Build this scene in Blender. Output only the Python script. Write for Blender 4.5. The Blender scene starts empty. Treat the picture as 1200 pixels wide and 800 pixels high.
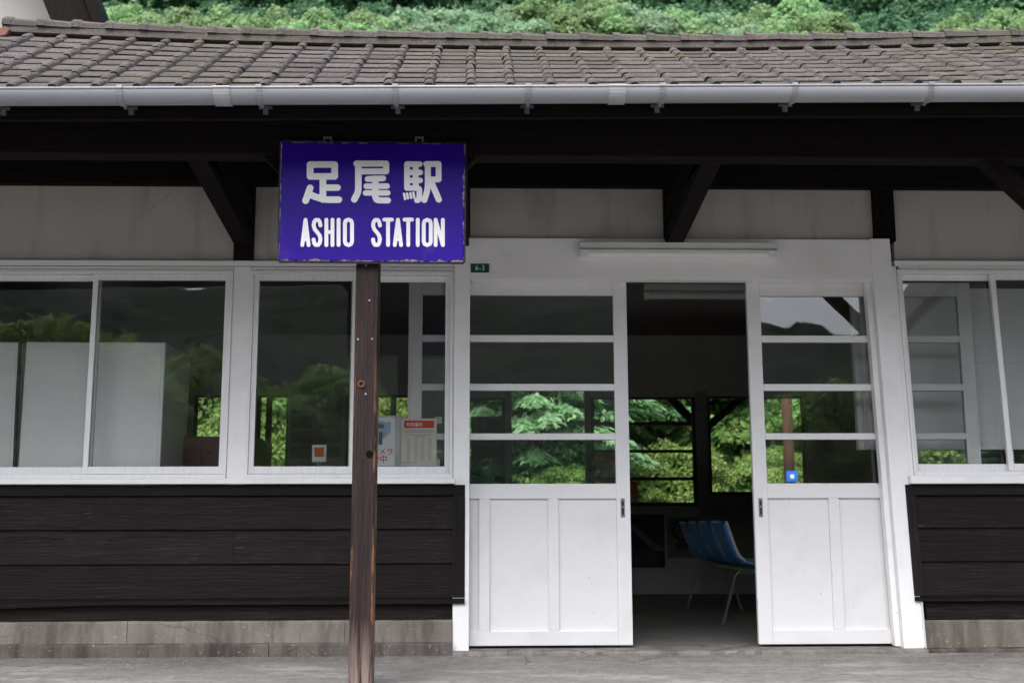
import bpy, math, random
import numpy as np
from mathutils import Matrix, Vector
R = math.radians
random.seed(7); rng = np.random.default_rng(7)
scene = bpy.context.scene
col = scene.collection

# ------------------------------------------------------------------ camera
CAM = np.array([0.0, -6.7, 0.665]); FPX = 1345.0
PITCH, YAW, ROLL = R(9.237), R(1.613), R(-0.164)
_f = np.array([math.sin(YAW)*math.cos(PITCH), math.cos(YAW)*math.cos(PITCH), math.sin(PITCH)])
_r = np.array([math.cos(YAW), -math.sin(YAW), 0.0]); _u = np.cross(_r, _f)
CR = _r*math.cos(ROLL)+_u*math.sin(ROLL); CU = _u*math.cos(ROLL)-_r*math.sin(ROLL); CF = _f
cam_d = bpy.data.cameras.new('camera'); cam = bpy.data.objects.new('camera', cam_d); col.objects.link(cam)
cam_d.sensor_width = 36; cam_d.lens = 36*FPX/1200; cam_d.clip_start = 0.05; cam_d.clip_end = 3000
m = Matrix.Identity(4)
for i in range(3):
    m[i][0] = CR[i]; m[i][1] = CU[i]; m[i][2] = -CF[i]; m[i][3] = CAM[i]
cam.matrix_world = m
cam_d.dof.use_dof = True; cam_d.dof.focus_distance = 6.4; cam_d.dof.aperture_fstop = 3.4
scene.camera = cam

# ------------------------------------------------------------------ sky, sun, exposure
SUN_EL, SUN_AZ = 56.0, 200.0           # azimuth clockwise from +Y (north): sun is high behind the camera, under thin cloud
w = bpy.data.worlds.new('World'); scene.world = w; w.use_nodes = True
nt = w.node_tree; bg = nt.nodes['Background']
sky = nt.nodes.new('ShaderNodeTexSky'); sky.sky_type = 'NISHITA'; sky.sun_disc = False
sky.sun_elevation = R(SUN_EL); sky.sun_rotation = R(SUN_AZ)
sky.air_density = 1.0; sky.dust_density = 4.0; sky.ozone_density = 1.0
hsv = nt.nodes.new('ShaderNodeHueSaturation'); hsv.inputs['Saturation'].default_value = 0.55   # cloud veil: whiter than a clear sky
nt.links.new(sky.outputs[0], hsv.inputs['Color']); nt.links.new(hsv.outputs[0], bg.inputs[0])
bg.inputs[1].default_value = 0.15
sl = bpy.data.lights.new('sun', 'SUN'); sl.energy = 1.2; sl.angle = R(50); sl.color = (1, .97, .95)
so = bpy.data.objects.new('sun', sl); col.objects.link(so)
sd = Vector((math.sin(R(SUN_AZ))*math.cos(R(SUN_EL)), math.cos(R(SUN_AZ))*math.cos(R(SUN_EL)), math.sin(R(SUN_EL))))
so.rotation_euler = sd.to_track_quat('Z', 'Y').to_euler()
scene.view_settings.view_transform = 'Standard'; scene.view_settings.look = 'None'
scene.view_settings.exposure = 1.42; scene.view_settings.gamma = 1.0
scene.render.engine = 'CYCLES'
scene.cycles.max_bounces = 8; scene.cycles.transparent_max_bounces = 24; scene.cycles.use_denoising = True
scene.cycles.caustics_reflective = False; scene.cycles.caustics_refractive = False

# ------------------------------------------------------------------ pixel -> plane helpers (photo 1200 x 800)
def U(px, py, Y=0.0):
    d = CF*FPX+CR*(px-600)+CU*(400-py)
    t = (Y-CAM[1])/d[1]; p = CAM+d*t
    return p[0], p[2]
def X(px, py=440, Y=0.0): return U(px, py, Y)[0]
def Z(py, px=600, Y=0.0): return U(px, py, Y)[1]

# ------------------------------------------------------------------ mesh builder
class MB:
    def __init__(s): s.v = []; s.f = []; s.mi = []; s.cur = 0
    def add(s, vs, fs):
        o = len(s.v); s.v += [tuple(v) for v in vs]; s.f += [tuple(i+o for i in f) for f in fs]; s.mi += [s.cur]*len(fs); return s
    def box(s, x0, x1, y0, y1, z0, z1):
        x0, x1 = sorted((x0, x1)); y0, y1 = sorted((y0, y1)); z0, z1 = sorted((z0, z1))
        return s.add([(x0,y0,z0),(x1,y0,z0),(x1,y1,z0),(x0,y1,z0),(x0,y0,z1),(x1,y0,z1),(x1,y1,z1),(x0,y1,z1)],
              [(0,3,2,1),(4,5,6,7),(0,1,5,4),(1,2,6,5),(2,3,7,6),(3,0,4,7)])
    def prism_xz(s, pts, y0, y1):            # polygon in XZ (counter-clockwise seen from -Y), extruded along Y
        n = len(pts); vs = [(x,y0,z) for x,z in pts]+[(x,y1,z) for x,z in pts]
        fs = [tuple(range(n)), tuple(range(2*n-1, n-1, -1))]+[(i, i+n, (i+1)%n+n, (i+1)%n) for i in range(n)]
        return s.add(vs, fs)
    def prism_yz(s, pts, x0, x1):
        n = len(pts); vs = [(x0,y,z) for y,z in pts]+[(x1,y,z) for y,z in pts]
        fs = [tuple(range(n-1,-1,-1)), tuple(range(n, 2*n))]+[(i, (i+1)%n, (i+1)%n+n, i+n) for i in range(n)]
        return s.add(vs, fs)
    def bar(s, a, b, w, h, up=(0,0,1)):      # rectangular bar between two points
        a = Vector(a); b = Vector(b); d = (b-a).normalized(); u = Vector(up); sx = d.cross(u).normalized(); u = sx.cross(d)
        vs = []
        for p in (a, b):
            for q, r in ((-1,-1),(1,-1),(1,1),(-1,1)): vs.append(p+sx*q*w/2+u*r*h/2)
        return s.add(vs, [(3,2,1,0),(4,5,6,7),(0,1,5,4),(1,2,6,5),(2,3,7,6),(3,0,4,7)])
    def tube(s, pts, r, n=8, cap=True):
        pts = [Vector(p) for p in pts]; rs = r if isinstance(r, (list, tuple)) else [r]*len(pts)
        o = None; rings = []
        for i, p in enumerate(pts):
            t = (pts[min(i+1, len(pts)-1)]-pts[max(i-1, 0)]).normalized()
            if o is None:
                o = t.orthogonal().normalized()
            o = (o-t*o.dot(t)).normalized(); b = t.cross(o)
            rings.append([p+(o*math.cos(2*math.pi*k/n)+b*math.sin(2*math.pi*k/n))*rs[i] for k in range(n)])
        vs = [v for rg in rings for v in rg]; fs = []
        for i in range(len(pts)-1):
            for k in range(n): fs.append((i*n+k, i*n+(k+1)%n, (i+1)*n+(k+1)%n, (i+1)*n+k))
        if cap: fs += [tuple(range(n-1,-1,-1)), tuple(range((len(pts)-1)*n, len(pts)*n))]
        return s.add(vs, fs)
    def build(s, name, mat, parent=None, bevel=0, smooth=False, kind=None):
        me = bpy.data.meshes.new(name); me.from_pydata([tuple(v) for v in s.v], [], s.f)
        mats = mat if isinstance(mat, (list, tuple)) else [mat]
        for q in mats: me.materials.append(q)
        if len(mats) > 1: me.polygons.foreach_set('material_index', s.mi)
        if smooth: me.polygons.foreach_set('use_smooth', [True]*len(me.polygons))
        me.update()
        return link(name, me, parent, bevel, kind)
def link(name, me, parent=None, bevel=0, kind=None):
    o = bpy.data.objects.new(name, me); col.objects.link(o)
    if parent: o.parent = parent
    if kind: o['kind'] = kind
    if bevel:
        b = o.modifiers.new('bevel', 'BEVEL'); b.width = bevel; b.segments = 2; b.limit_method = 'ANGLE'; b.angle_limit = R(40)
    return o
def empty(name, loc=(0,0,0)):
    o = bpy.data.objects.new(name, None); col.objects.link(o); o.location = loc; o.empty_display_size = .1; return o
def tag(o, label, cat, group=None):
    o['label'] = label; o['category'] = cat
    if group: o['group'] = group
    return o
def box(name, mat, parent, x0, x1, y0, y1, z0, z1, bevel=0):
    return MB().box(x0, x1, y0, y1, z0, z1).build(name, mat, parent, bevel)

# ------------------------------------------------------------------ materials
class NG:
    def __init__(s, name):
        s.m = bpy.data.materials.new(name); s.m.use_nodes = True; s.t = s.m.node_tree; s.n = s.t.nodes
        s.b = s.n['Principled BSDF']; s.out = s.n['Material Output']
    def node(s, typ, **kw):
        n = s.n.new(typ)
        for k, v in kw.items(): setattr(n, k, v)
        return n
    def L(s, a, b): s.t.links.new(a, b)
    def coord(s, which='Object', scale=(1,1,1), rnd=False, rot=(0,0,0)):
        tc = s.node('ShaderNodeTexCoord'); mp = s.node('ShaderNodeMapping'); mp.inputs['Scale'].default_value = scale; mp.inputs['Rotation'].default_value = rot
        s.L(tc.outputs[which], mp.inputs['Vector'])
        if rnd:
            oi = s.node('ShaderNodeObjectInfo'); mu = s.node('ShaderNodeMath', operation='MULTIPLY'); mu.inputs[1].default_value = 37.0
            s.L(oi.outputs['Random'], mu.inputs[0]); s.L(mu.outputs[0], mp.inputs['Location'])
        return mp.outputs[0]
    def noise(s, vec, scale, detail=6, rough=.6, dist=0):
        n = s.node('ShaderNodeTexNoise'); n.inputs['Scale'].default_value = scale; n.inputs['Detail'].default_value = detail
        n.inputs['Roughness'].default_value = rough; n.inputs['Distortion'].default_value = dist; s.L(vec, n.inputs['Vector']); return n.outputs['Fac']
    def ramp(s, fac, stops):
        n = s.node('ShaderNodeValToRGB'); e = n.color_ramp.elements
        while len(e) < len(stops): e.new(.5)
        for q, (p, c) in zip(e, stops): q.position = p; q.color = (c, c, c, 1) if isinstance(c, (int, float)) else (*c, 1)
        s.L(fac, n.inputs[0]); return n.outputs[0]
    def mix(s, fac, a, b, mode='MIX'):
        n = s.node('ShaderNodeMix', data_type='RGBA', blend_type=mode)
        if isinstance(fac, (int, float)): n.inputs[0].default_value = fac
        else: s.L(fac, n.inputs[0])
        for v, i in ((a, 6), (b, 7)):
            if isinstance(v, tuple): n.inputs[i].default_value = (*v, 1)
            else: s.L(v, n.inputs[i])
        return n.outputs[2]
    def math(s, op, a, b=0.0):
        n = s.node('ShaderNodeMath', operation=op)
        for i, v in enumerate((a, b)):
            if isinstance(v, (int, float)): n.inputs[i].default_value = v
            else: s.L(v, n.inputs[i])
        return n.outputs[0]
    def bump(s, h, strength=.3, dist=.01):
        n = s.node('ShaderNodeBump'); n.inputs['Strength'].default_value = strength; n.inputs['Distance'].default_value = dist
        s.L(h, n.inputs['Height']); s.L(n.outputs[0], s.b.inputs['Normal'])
    def set(s, color=None, rough=None, metal=None, spec=None):
        for k, v in (('Base Color', color), ('Roughness', rough), ('Metallic', metal), ('Specular IOR Level', spec)):
            if v is None: continue
            if isinstance(v, tuple): s.b.inputs[k].default_value = (*v, 1)
            elif isinstance(v, (int, float)): s.b.inputs[k].default_value = v
            else: s.L(v, s.b.inputs[k])
        return s

def m_white(name='white_paint', base=(.86,.855,.86), dirt=(.56,.54,.51), amt=.5, rough=.5):
    g = NG(name); v = g.coord(rnd=True)
    big = g.noise(v, 3.0, 8, .65); vs = g.coord(scale=(18,18,1.6), rnd=True); st = g.noise(vs, 3, 8, .7)
    c = g.mix(g.ramp(big, [(.5,0),(.85,amt)]), base, dirt)
    c = g.mix(g.ramp(st, [(.60,0),(.78,amt*.55)]), c, (.55,.54,.52))
    sp = g.noise(v, 55, 3, .5); c = g.mix(g.ramp(sp, [(.725,0),(.765,.6)]), c, (.22,.20,.18))
    g.set(c, rough, spec=.4); g.bump(g.noise(vs, 6, 6, .6), .15, .004); return g.m
def m_wood(name, dark, light, worn, wornamt=.3, rough=.75, axis='x', spec=.3, bs=.3):
    g = NG(name)
    sc = {'x': (1.0,26,26), 'z': (26,26,1.0), 'y': (26,1.0,26)}[axis]
    v = g.coord(scale=sc, rnd=True); n1 = g.noise(v, 2.2, 10, .62, 1.2); n2 = g.noise(v, 9, 6, .7)
    v2 = g.coord(rnd=True); n3 = g.noise(v2, 4.5, 5, .6)
    wv = g.node('ShaderNodeTexWave', wave_type='BANDS', bands_direction={'x':'Z','z':'X','y':'Z'}[axis]); wv.inputs['Scale'].default_value = 5.5
    wv.inputs['Distortion'].default_value = 9; wv.inputs['Detail'].default_value = 4; wv.inputs['Detail Scale'].default_value = 1.2
    g.L(g.coord(scale={'x': (.5,3,3), 'z': (3,3,.5), 'y': (3,.5,3)}[axis], rnd=True), wv.inputs['Vector'])
    c = g.mix(g.ramp(n1, [(.35,0),(.68,1)]), dark, light)
    c = g.mix(g.math('MULTIPLY', g.ramp(wv.outputs['Fac'], [(.55,0),(.95,1)]), .45), c, dark)
    c = g.mix(g.math('MULTIPLY', g.ramp(n2, [(.56,0),(.72,1)]), g.ramp(n3, [(.44,0),(.64,wornamt)])), c, worn)
    oi = g.node('ShaderNodeObjectInfo'); hv = g.node('ShaderNodeHueSaturation'); g.L(g.math('ADD', g.math('MULTIPLY', oi.outputs['Random'], .5), .75), hv.inputs['Value']); g.L(c, hv.inputs['Color']); c = hv.outputs[0]
    g.set(c, rough, spec=spec)
    g.bump(g.math('ADD', n1, g.math('MULTIPLY', wv.outputs['Fac'], .35)), bs, .004); return g.m
M = {}
M['white'] = m_white(); M['white_clean'] = m_white('white_paint_lintel', amt=.35)
M['door'] = m_white('door_paint', base=(.75,.745,.755), amt=.55)
M['darkwood'] = m_wood('dark_stained_timber', (.0050,.0038,.0036), (.013,.0098,.0092), (.04,.032,.03), spec=.08)
M['darkwood_z'] = m_wood('dark_stained_timber_upright', (.0050,.0038,.0036), (.013,.0098,.0092), (.04,.032,.03), axis='z', spec=.08)
M['plank'] = m_wood('dark_weatherboard', (.0072,.0050,.0048), (.020,.0142,.0136), (.085,.075,.072), wornamt=.95, rough=.6, spec=.12, bs=.4)
M['trim'] = m_wood('dark_board_trim', (.0062,.0049,.0048), (.016,.0125,.0124), (.13,.115,.11), wornamt=.5, rough=.62, spec=.12)
M['trim_z'] = m_wood('dark_board_trim_upright', (.0062,.0049,.0048), (.016,.0125,.0124), (.13,.115,.11), wornamt=.5, rough=.62, axis='z', spec=.15)
def m_post():
    g = NG('weathered_red_brown_post'); v = g.coord(scale=(30,30,1.3)); n1 = g.noise(v, 1.6, 10, .62, 1.0)
    wv = g.node('ShaderNodeTexWave', wave_type='BANDS', bands_direction='X'); wv.inputs['Scale'].default_value = 8; wv.inputs['Distortion'].default_value = 10; wv.inputs['Detail'].default_value = 5; wv.inputs['Detail Scale'].default_value = .9
    g.L(g.coord(scale=(3.4,3.4,.5)), wv.inputs['Vector'])
    c = g.mix(g.ramp(n1, [(.36,0),(.66,1)]), (.009,.0058,.0060), (.036,.021,.020))
    c = g.mix(g.ramp(wv.outputs['Fac'], [(.5,0),(.95,.6)]), c, (.009,.0055,.0055))
    # worn arrises: bare orange wood near the two front edges, lower half
    tc = g.node('ShaderNodeTexCoord'); sp = g.node('ShaderNodeSeparateXYZ'); g.L(tc.outputs['Generated'], sp.inputs[0])
    ex = g.math('ABSOLUTE', g.math('SUBTRACT', sp.outputs[0], .5)); e = g.ramp(ex, [(.37,0),(.455,1)])
    zl = g.ramp(sp.outputs[2], [(.02,.5),(.12,1),(.50,.9),(.62,.08)]); nn = g.ramp(g.noise(g.coord(scale=(8,8,1.5)), 2.0, 6, .7), [(.47,0),(.60,1)])
    c = g.mix(g.math('MULTIPLY', g.math('MULTIPLY', e, zl), nn), c, (.23,.11,.05))
    foot = g.math('MULTIPLY', g.ramp(sp.outputs[2], [(.02,1),(.13,0)]), g.ramp(n1, [(.40,0),(.60,.9)]))
    c = g.mix(foot, c, (.21,.16,.145))
    g.set(c, .62, spec=.2); g.bump(g.math('ADD', n1, g.math('MULTIPLY', wv.outputs['Fac'], .4)), .6, .005); return g.m
M['post'] = m_post()
def m_plaster():
    g = NG('grey_plaster'); v = g.coord(rnd=True); a = g.noise(v, 1.6, 8, .6); b = g.noise(g.coord(scale=(1,1,2.2)), 38, 4, .6)
    st = g.noise(g.coord(scale=(7,7,1.1), rnd=True), 1.1, 7, .62); a0 = a; c = g.mix(g.ramp(a, [(.35,0),(.7,1)]), (.415,.395,.362), (.475,.455,.42)); c = g.mix(g.ramp(st, [(.52,0),(.72,.55)]), c, (.27,.245,.21))
    vo = g.node('ShaderNodeTexVoronoi', feature='DISTANCE_TO_EDGE'); vo.inputs['Scale'].default_value = 1.3; dn = g.node('ShaderNodeTexNoise'); dn.inputs['Scale'].default_value = 6; dn.inputs['Detail'].default_value = 5; g.L(v, dn.inputs['Vector']); g.L(g.mix(.12, v, dn.outputs['Color']), vo.inputs['Vector'])
    c = g.mix(g.math('MULTIPLY', g.ramp(vo.outputs['Distance'], [(0,1),(.005,0)]), g.ramp(a, [(.48,0),(.58,.6)])), c, (.16,.145,.125)); g.set(c, .9, spec=.15); g.bump(b, .4, .006); return g.m
M['plaster'] = m_plaster()
def m_alu():
    g = NG('pale_aluminium_frame'); n = g.noise(g.coord(scale=(30,30,2), rnd=True), 3, 5, .6)
    g.set(g.mix(g.ramp(n, [(.4,0),(.8,.5)]), (.83,.83,.84), (.62,.62,.62)), .38, spec=.5); return g.m
M['alu'] = m_alu()
def m_glass(name='window_glass', tint=(.985,.985,.985), extra=.015, dirt=.012):
    g = NG(name); g.n.remove(g.b)
    tr = g.node('ShaderNodeBsdfTransparent'); tr.inputs[0].default_value = (*tint, 1)
    gl = g.node('ShaderNodeBsdfGlossy'); gl.inputs['Roughness'].default_value = 0.0; gl.inputs['Color'].default_value = (1,1,1,1)
    n = g.noise(g.coord(scale=(1,1,1.0), rnd=True), 2.2, 2, .5); bp = g.node('ShaderNodeBump'); bp.inputs['Strength'].default_value = .05; bp.inputs['Distance'].default_value = .02
    g.L(n, bp.inputs['Height']); g.L(bp.outputs[0], gl.inputs['Normal'])
    fr = g.node('ShaderNodeFresnel'); fr.inputs['IOR'].default_value = 1.5
    fac = g.math('ADD', g.math('MULTIPLY', fr.outputs[0], 1.1), extra)
    mx = g.node('ShaderNodeMixShader'); g.L(fac, mx.inputs[0]); g.L(tr.outputs[0], mx.inputs[1]); g.L(gl.outputs[0], mx.inputs[2])
    df = g.node('ShaderNodeBsdfDiffuse'); df.inputs[0].default_value = (.5,.5,.48,1)
    d = g.ramp(g.noise(g.coord(rnd=True), 7, 6, .7), [(.45,dirt*.4),(.8,dirt*2)])
    m2 = g.node('ShaderNodeMixShader'); g.L(d, m2.inputs[0]); g.L(mx.outputs[0], m2.inputs[1]); g.L(df.outputs[0], m2.inputs[2])
    g.L(m2.outputs[0], g.out.inputs[0]); return g.m
M['glass'] = m_glass()
def m_plain(name, c, rough=.5, metal=0, spec=.5, var=.15, sc=8):
    g = NG(name); n = g.noise(g.coord(rnd=True), sc, 5, .6); d = tuple(x*(1-var*2) for x in c)
    g.set(g.mix(g.ramp(n, [(.4,0),(.75,1)]), c, d), rough, metal, spec); return g.m
M['gutter'] = m_plain('grey_gutter', (.27,.272,.30), .22, 0, .6, .05, 3)
M['steel'] = m_plain('dull_steel', (.22,.22,.23), .5, .6, .5)
M['strap'] = m_plain('gutter_strap_metal', (.25,.25,.27), .45, .2, .5)
def m_tile(name='weathered_roof_tile'):
    g = NG(name); v = g.coord(rnd=True); a = g.noise(v, 14, 8, .7); b = g.noise(v, 130, 3, .6); oi = g.node('ShaderNodeObjectInfo')
    geo = g.node('ShaderNodeNewGeometry'); pn = g.node('ShaderNodeTexNoise'); pn.inputs['Scale'].default_value = 1.1; pn.inputs['Detail'].default_value = 5; g.L(geo.outputs['Position'], pn.inputs['Vector'])
    c = g.mix(g.ramp(a, [(.3,0),(.72,1)]), (.078,.068,.066), (.150,.134,.130))
    c = g.mix(g.ramp(oi.outputs['Random'], [(0,0),(.6,.45),(1,.85)]), c, (.066,.058,.058))
    c = g.mix(g.ramp(b, [(.52,0),(.66,.8)]), c, (.040,.036,.035)); c = g.mix(g.ramp(g.noise(v, 75, 3, .6), [(.64,0),(.74,.5)]), c, (.25,.24,.22))
    moss = g.math('MULTIPLY', g.ramp(g.noise(v, 26, 6, .75), [(.50,0),(.62,1)]), g.ramp(pn.outputs['Fac'], [(.44,0),(.60,.85)]))
    c = g.mix(moss, c, (.085,.088,.035)); g.set(c, .9, spec=.15); g.bump(g.math('ADD', b, g.math('MULTIPLY', g.noise(v, 40, 6, .7), 2)), .8, .005); return g.m
M['tile'] = m_tile()
def m_concrete(name, c0, c1, stain, bs=.5):
    g = NG(name); v = g.coord(); a = g.noise(v, 2.2, 10, .66); b = g.noise(v, 90, 4, .7); s = g.noise(g.coord(scale=(5,5,.9)), 1.6, 7, .65)
    c = g.mix(g.ramp(a, [(.32,0),(.68,1)]), c0, c1); c = g.mix(g.ramp(s, [(.46,0),(.64,.85)]), c, stain)
    c = g.mix(g.ramp(b, [(.58,0),(.72,.5)]), c, tuple(x*.5 for x in c0)); c = g.mix(g.ramp(g.noise(v, 60, 3, .6), [(.64,0),(.72,.5)]), c, (.5,.49,.46))
    vo = g.node('ShaderNodeTexVoronoi', feature='DISTANCE_TO_EDGE'); vo.inputs['Scale'].default_value = 1.15
    dn = g.node('ShaderNodeTexNoise'); dn.inputs['Scale'].default_value = 5; g.L(v, dn.inputs['Vector'])
    mxv = g.mix(.09, v, dn.outputs['Color']); g.L(mxv, vo.inputs['Vector'])
    c = g.mix(g.math('MULTIPLY', g.ramp(vo.outputs['Distance'], [(0,1),(.006,0)]), g.ramp(a, [(.44,0),(.56,.6)])), c, tuple(x*.3 for x in c0))
    g.set(c, .92, spec=.2); g.bump(g.math('ADD', b, g.math('MULTIPLY', a, 2)), bs, .006); return g.m
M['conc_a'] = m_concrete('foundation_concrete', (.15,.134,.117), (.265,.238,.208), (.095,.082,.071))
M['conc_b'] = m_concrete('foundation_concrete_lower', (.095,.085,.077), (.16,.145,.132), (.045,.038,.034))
M['sillc'] = m_concrete('threshold_concrete', (.17,.155,.145), (.28,.262,.245), (.10,.088,.08))
def m_ground():
    g = NG('worn_concrete_yard'); v = g.coord(); a = g.noise(g.coord(scale=(1,1.6,1)), .9, 10, .62); b = g.noise(v, 120, 4, .7); p = g.noise(g.coord(scale=(.7,2.4,1)), 1.7, 6, .55, .4)
    c = g.mix(g.ramp(a, [(.32,0),(.66,1)]), (.15,.147,.144), (.225,.22,.214))
    c = g.mix(g.ramp(p, [(.52,0),(.66,.7)]), c, (.33,.325,.315)); c = g.mix(g.ramp(b, [(.6,0),(.72,.6)]), c, (.11,.107,.104))
    c = g.mix(g.ramp(g.noise(v, 70, 3, .6), [(.66,0),(.73,.6)]), c, (.55,.54,.52))
    md = g.noise(v, 14, 8, .7); c = g.mix(g.ramp(md, [(.40,.55),(.56,0)]), c, (.10,.097,.094)); c = g.mix(g.ramp(g.noise(v, 26, 6, .7), [(.58,0),(.70,.55)]), c, (.36,.35,.335))
    vo = g.node('ShaderNodeTexVoronoi', feature='DISTANCE_TO_EDGE'); vo.inputs['Scale'].default_value = .75
    dn = g.node('ShaderNodeTexNoise'); dn.inputs['Scale'].default_value = 4; dn.inputs['Detail'].default_value = 5; g.L(v, dn.inputs['Vector']); g.L(g.mix(.14, v, dn.outputs['Color']), vo.inputs['Vector'])
    c = g.mix(g.math('MULTIPLY', g.ramp(vo.outputs['Distance'], [(0,1),(.008,0)]), g.ramp(a, [(.46,0),(.56,.75)])), c, (.05,.047,.045))
    g.set(c, .9, spec=.2); g.bump(g.math('ADD', b, g.math('MULTIPLY', md, 1.5)), .6, .006); return g.m
M['ground'] = m_ground()
M['blue'] = None
def m_enamel():
    g = NG('violet_blue_enamel'); tc = g.node('ShaderNodeTexCoord'); sp = g.node('ShaderNodeSeparateXYZ'); g.L(tc.outputs['Generated'], sp.inputs[0])
    ex = g.math('ABSOLUTE', g.math('SUBTRACT', sp.outputs[0], .5)); ez = g.math('ABSOLUTE', g.math('SUBTRACT', sp.outputs[2], .5))
    v = g.coord(scale=(1,1,1)); n = g.noise(v, 9, 8, .7); n2 = g.noise(v, 30, 5, .7)
    edge = g.math('MAXIMUM', g.math('MULTIPLY', g.math('SUBTRACT', ex, .480), 18), g.math('MULTIPLY', g.math('SUBTRACT', ez, .470), 12))
    chip = g.math('MULTIPLY', g.ramp(g.math('ADD', edge, g.math('MULTIPLY', n, 1.5)), [(.99,0),(1.04,1)]), g.ramp(edge, [(.0,0),(.05,1)]))
    base = g.mix(g.ramp(g.noise(v, 2.5, 4, .5), [(.35,0),(.7,1)]), (.020,.003,.21), (.028,.005,.27))
    haze = g.ramp(g.noise(g.coord(scale=(1,1,.6)), 6, 6, .6), [(.60,0),(.80,.15)])
    c = g.mix(haze, base, (.25,.22,.42)); c = g.mix(chip, c, g.ramp(n2, [(.4,(.12,.075,.06)),(.62,(.44,.39,.38))]))
    g.set(c, g.mix(chip, (.36,.36,.36), (.8,.8,.8)), spec=.12); g.bump(g.math('SUBTRACT', g.math('MULTIPLY', g.noise(v, 4, 3, .5), .5), chip), .25, .003); return g.m
M['enamel'] = m_enamel()
def m_letter():
    g = NG('white_enamel_lettering'); v = g.coord(); n = g.noise(v, 160, 4, .7); n2 = g.noise(v, 30, 4, .6)
    tc = g.node('ShaderNodeTexCoord'); spp = g.node('ShaderNodeSeparateXYZ'); g.L(tc.outputs['Generated'], spp.inputs[0])
    c = g.mix(g.math('MULTIPLY', g.ramp(n, [(.58,0),(.68,.8)]), g.ramp(n2, [(.5,0),(.62,1)])), (.80,.795,.80), (.42,.24,.18)); g.set(c, .3, spec=.4); return g.m
M['letter'] = m_letter()
M['chair'] = m_plain('blue_moulded_plastic', (.09,.32,.74), .26, 0, .5, .1)
M['pale_edge'] = m_plain('pale_worn_edge', (.55,.53,.47), .5)
M['chrome'] = m_plain('chair_steel_tube', (.55,.55,.55), .3, .9, .5)
M['locker'] = m_plain('off_white_cabinet', (.89,.895,.89), .42, 0, .4, .03, 2)
M['rubber'] = m_plain('black_rubber', (.012,.012,.012), .6)
M['intwall'] = m_plain('dull_interior_wall', (.58,.57,.54), .85, 0, .2, .12, 2)
M['intdark'] = m_plain('dark_interior_boards', (.42,.405,.385), .8, 0, .2, .15, 3)
M['frame_dark'] = m_plain('dark_window_timber', (.10,.096,.09), .7, 0, .2)
M['ceil'] = m_wood('brown_ceiling_boards', (.17,.135,.115), (.26,.21,.18), (.32,.26,.22), rough=.5)
M['floor'] = m_plain('grey_interior_floor', (.23,.225,.215), .5, 0, .35, .2, 3)
M['paper'] = m_plain('cream_paper', (.72,.69,.62), .8, 0, .2, .04)
M['paper_w'] = m_plain('white_paper', (.78,.79,.81), .7, 0, .25, .03)
M['red'] = m_plain('red_print', (.62,.035,.02), .7, 0, .2, .05)
M['pinkred'] = m_plain('crimson_print', (.60,.05,.13), .7, 0, .2, .05)
M['greyink'] = m_plain('grey_print', (.33,.32,.31), .8, 0, .2, .05)
M['black'] = m_plain('black_print', (.02,.02,.02), .6, 0, .3, .05)
M['skyblue'] = m_plain('light_blue_print', (.40,.55,.72), .7, 0, .2, .2, 30)
M['green_plate'] = m_plain('green_enamel_plate', (.005,.10,.055), .3, 0, .5, .05)
def m_backlit(name, c):
    g = NG(name); n = g.noise(g.coord(), 14, 4, .6); cc = g.mix(g.ramp(n, [(.45,0),(.6,.6)]), c, tuple(x*.55 for x in c)); g.set(cc, .7, spec=.2)
    t = g.node('ShaderNodeBsdfTranslucent'); g.L(cc, t.inputs[0]); mx = g.node('ShaderNodeMixShader'); mx.inputs[0].default_value = .6
    g.L(g.b.outputs[0], mx.inputs[1]); g.L(t.outputs[0], mx.inputs[2]); g.L(mx.outputs[0], g.out.inputs[0]); return g.m
M['yellow'] = m_backlit('backlit_yellow_poster', (.85,.45,.03))
M['orange'] = m_plain('orange_print', (.60,.16,.03), .7, 0, .2, .1)
M['photo'] = m_plain('dark_poster_print', (.05,.05,.052), .5, 0, .3, .45, 9)
M['lampmetal'] = m_plain('white_lamp_housing', (.74,.74,.72), .4, 0, .45, .06)
M['tubeglass'] = m_plain('unlit_lamp_tube', (.82,.82,.80), .25, 0, .5, .03)
M['creosote'] = m_wood('brown_utility_pole', (.045,.022,.017), (.09,.042,.032), (.15,.09,.07), axis='z')
M['rust_tile'] = m_plain('red_brown_verge_tile', (.22,.10,.085), .8, 0, .2, .2)
M['annex_white'] = m_plain('white_rendered_wall', (.42,.415,.405), .85, 0, .2, .05, 2)
M['maroon'] = m_plain('maroon_cabinet', (.10,.012,.02), .4)
M['screen'] = m_plain('white_screen_fabric', (.80,.81,.83), .55, 0, .3, .04, 2)
M['bark'] = m_wood('tree_bark', (.03,.022,.017), (.08,.06,.045), (.13,.11,.09), axis='z')
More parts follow.
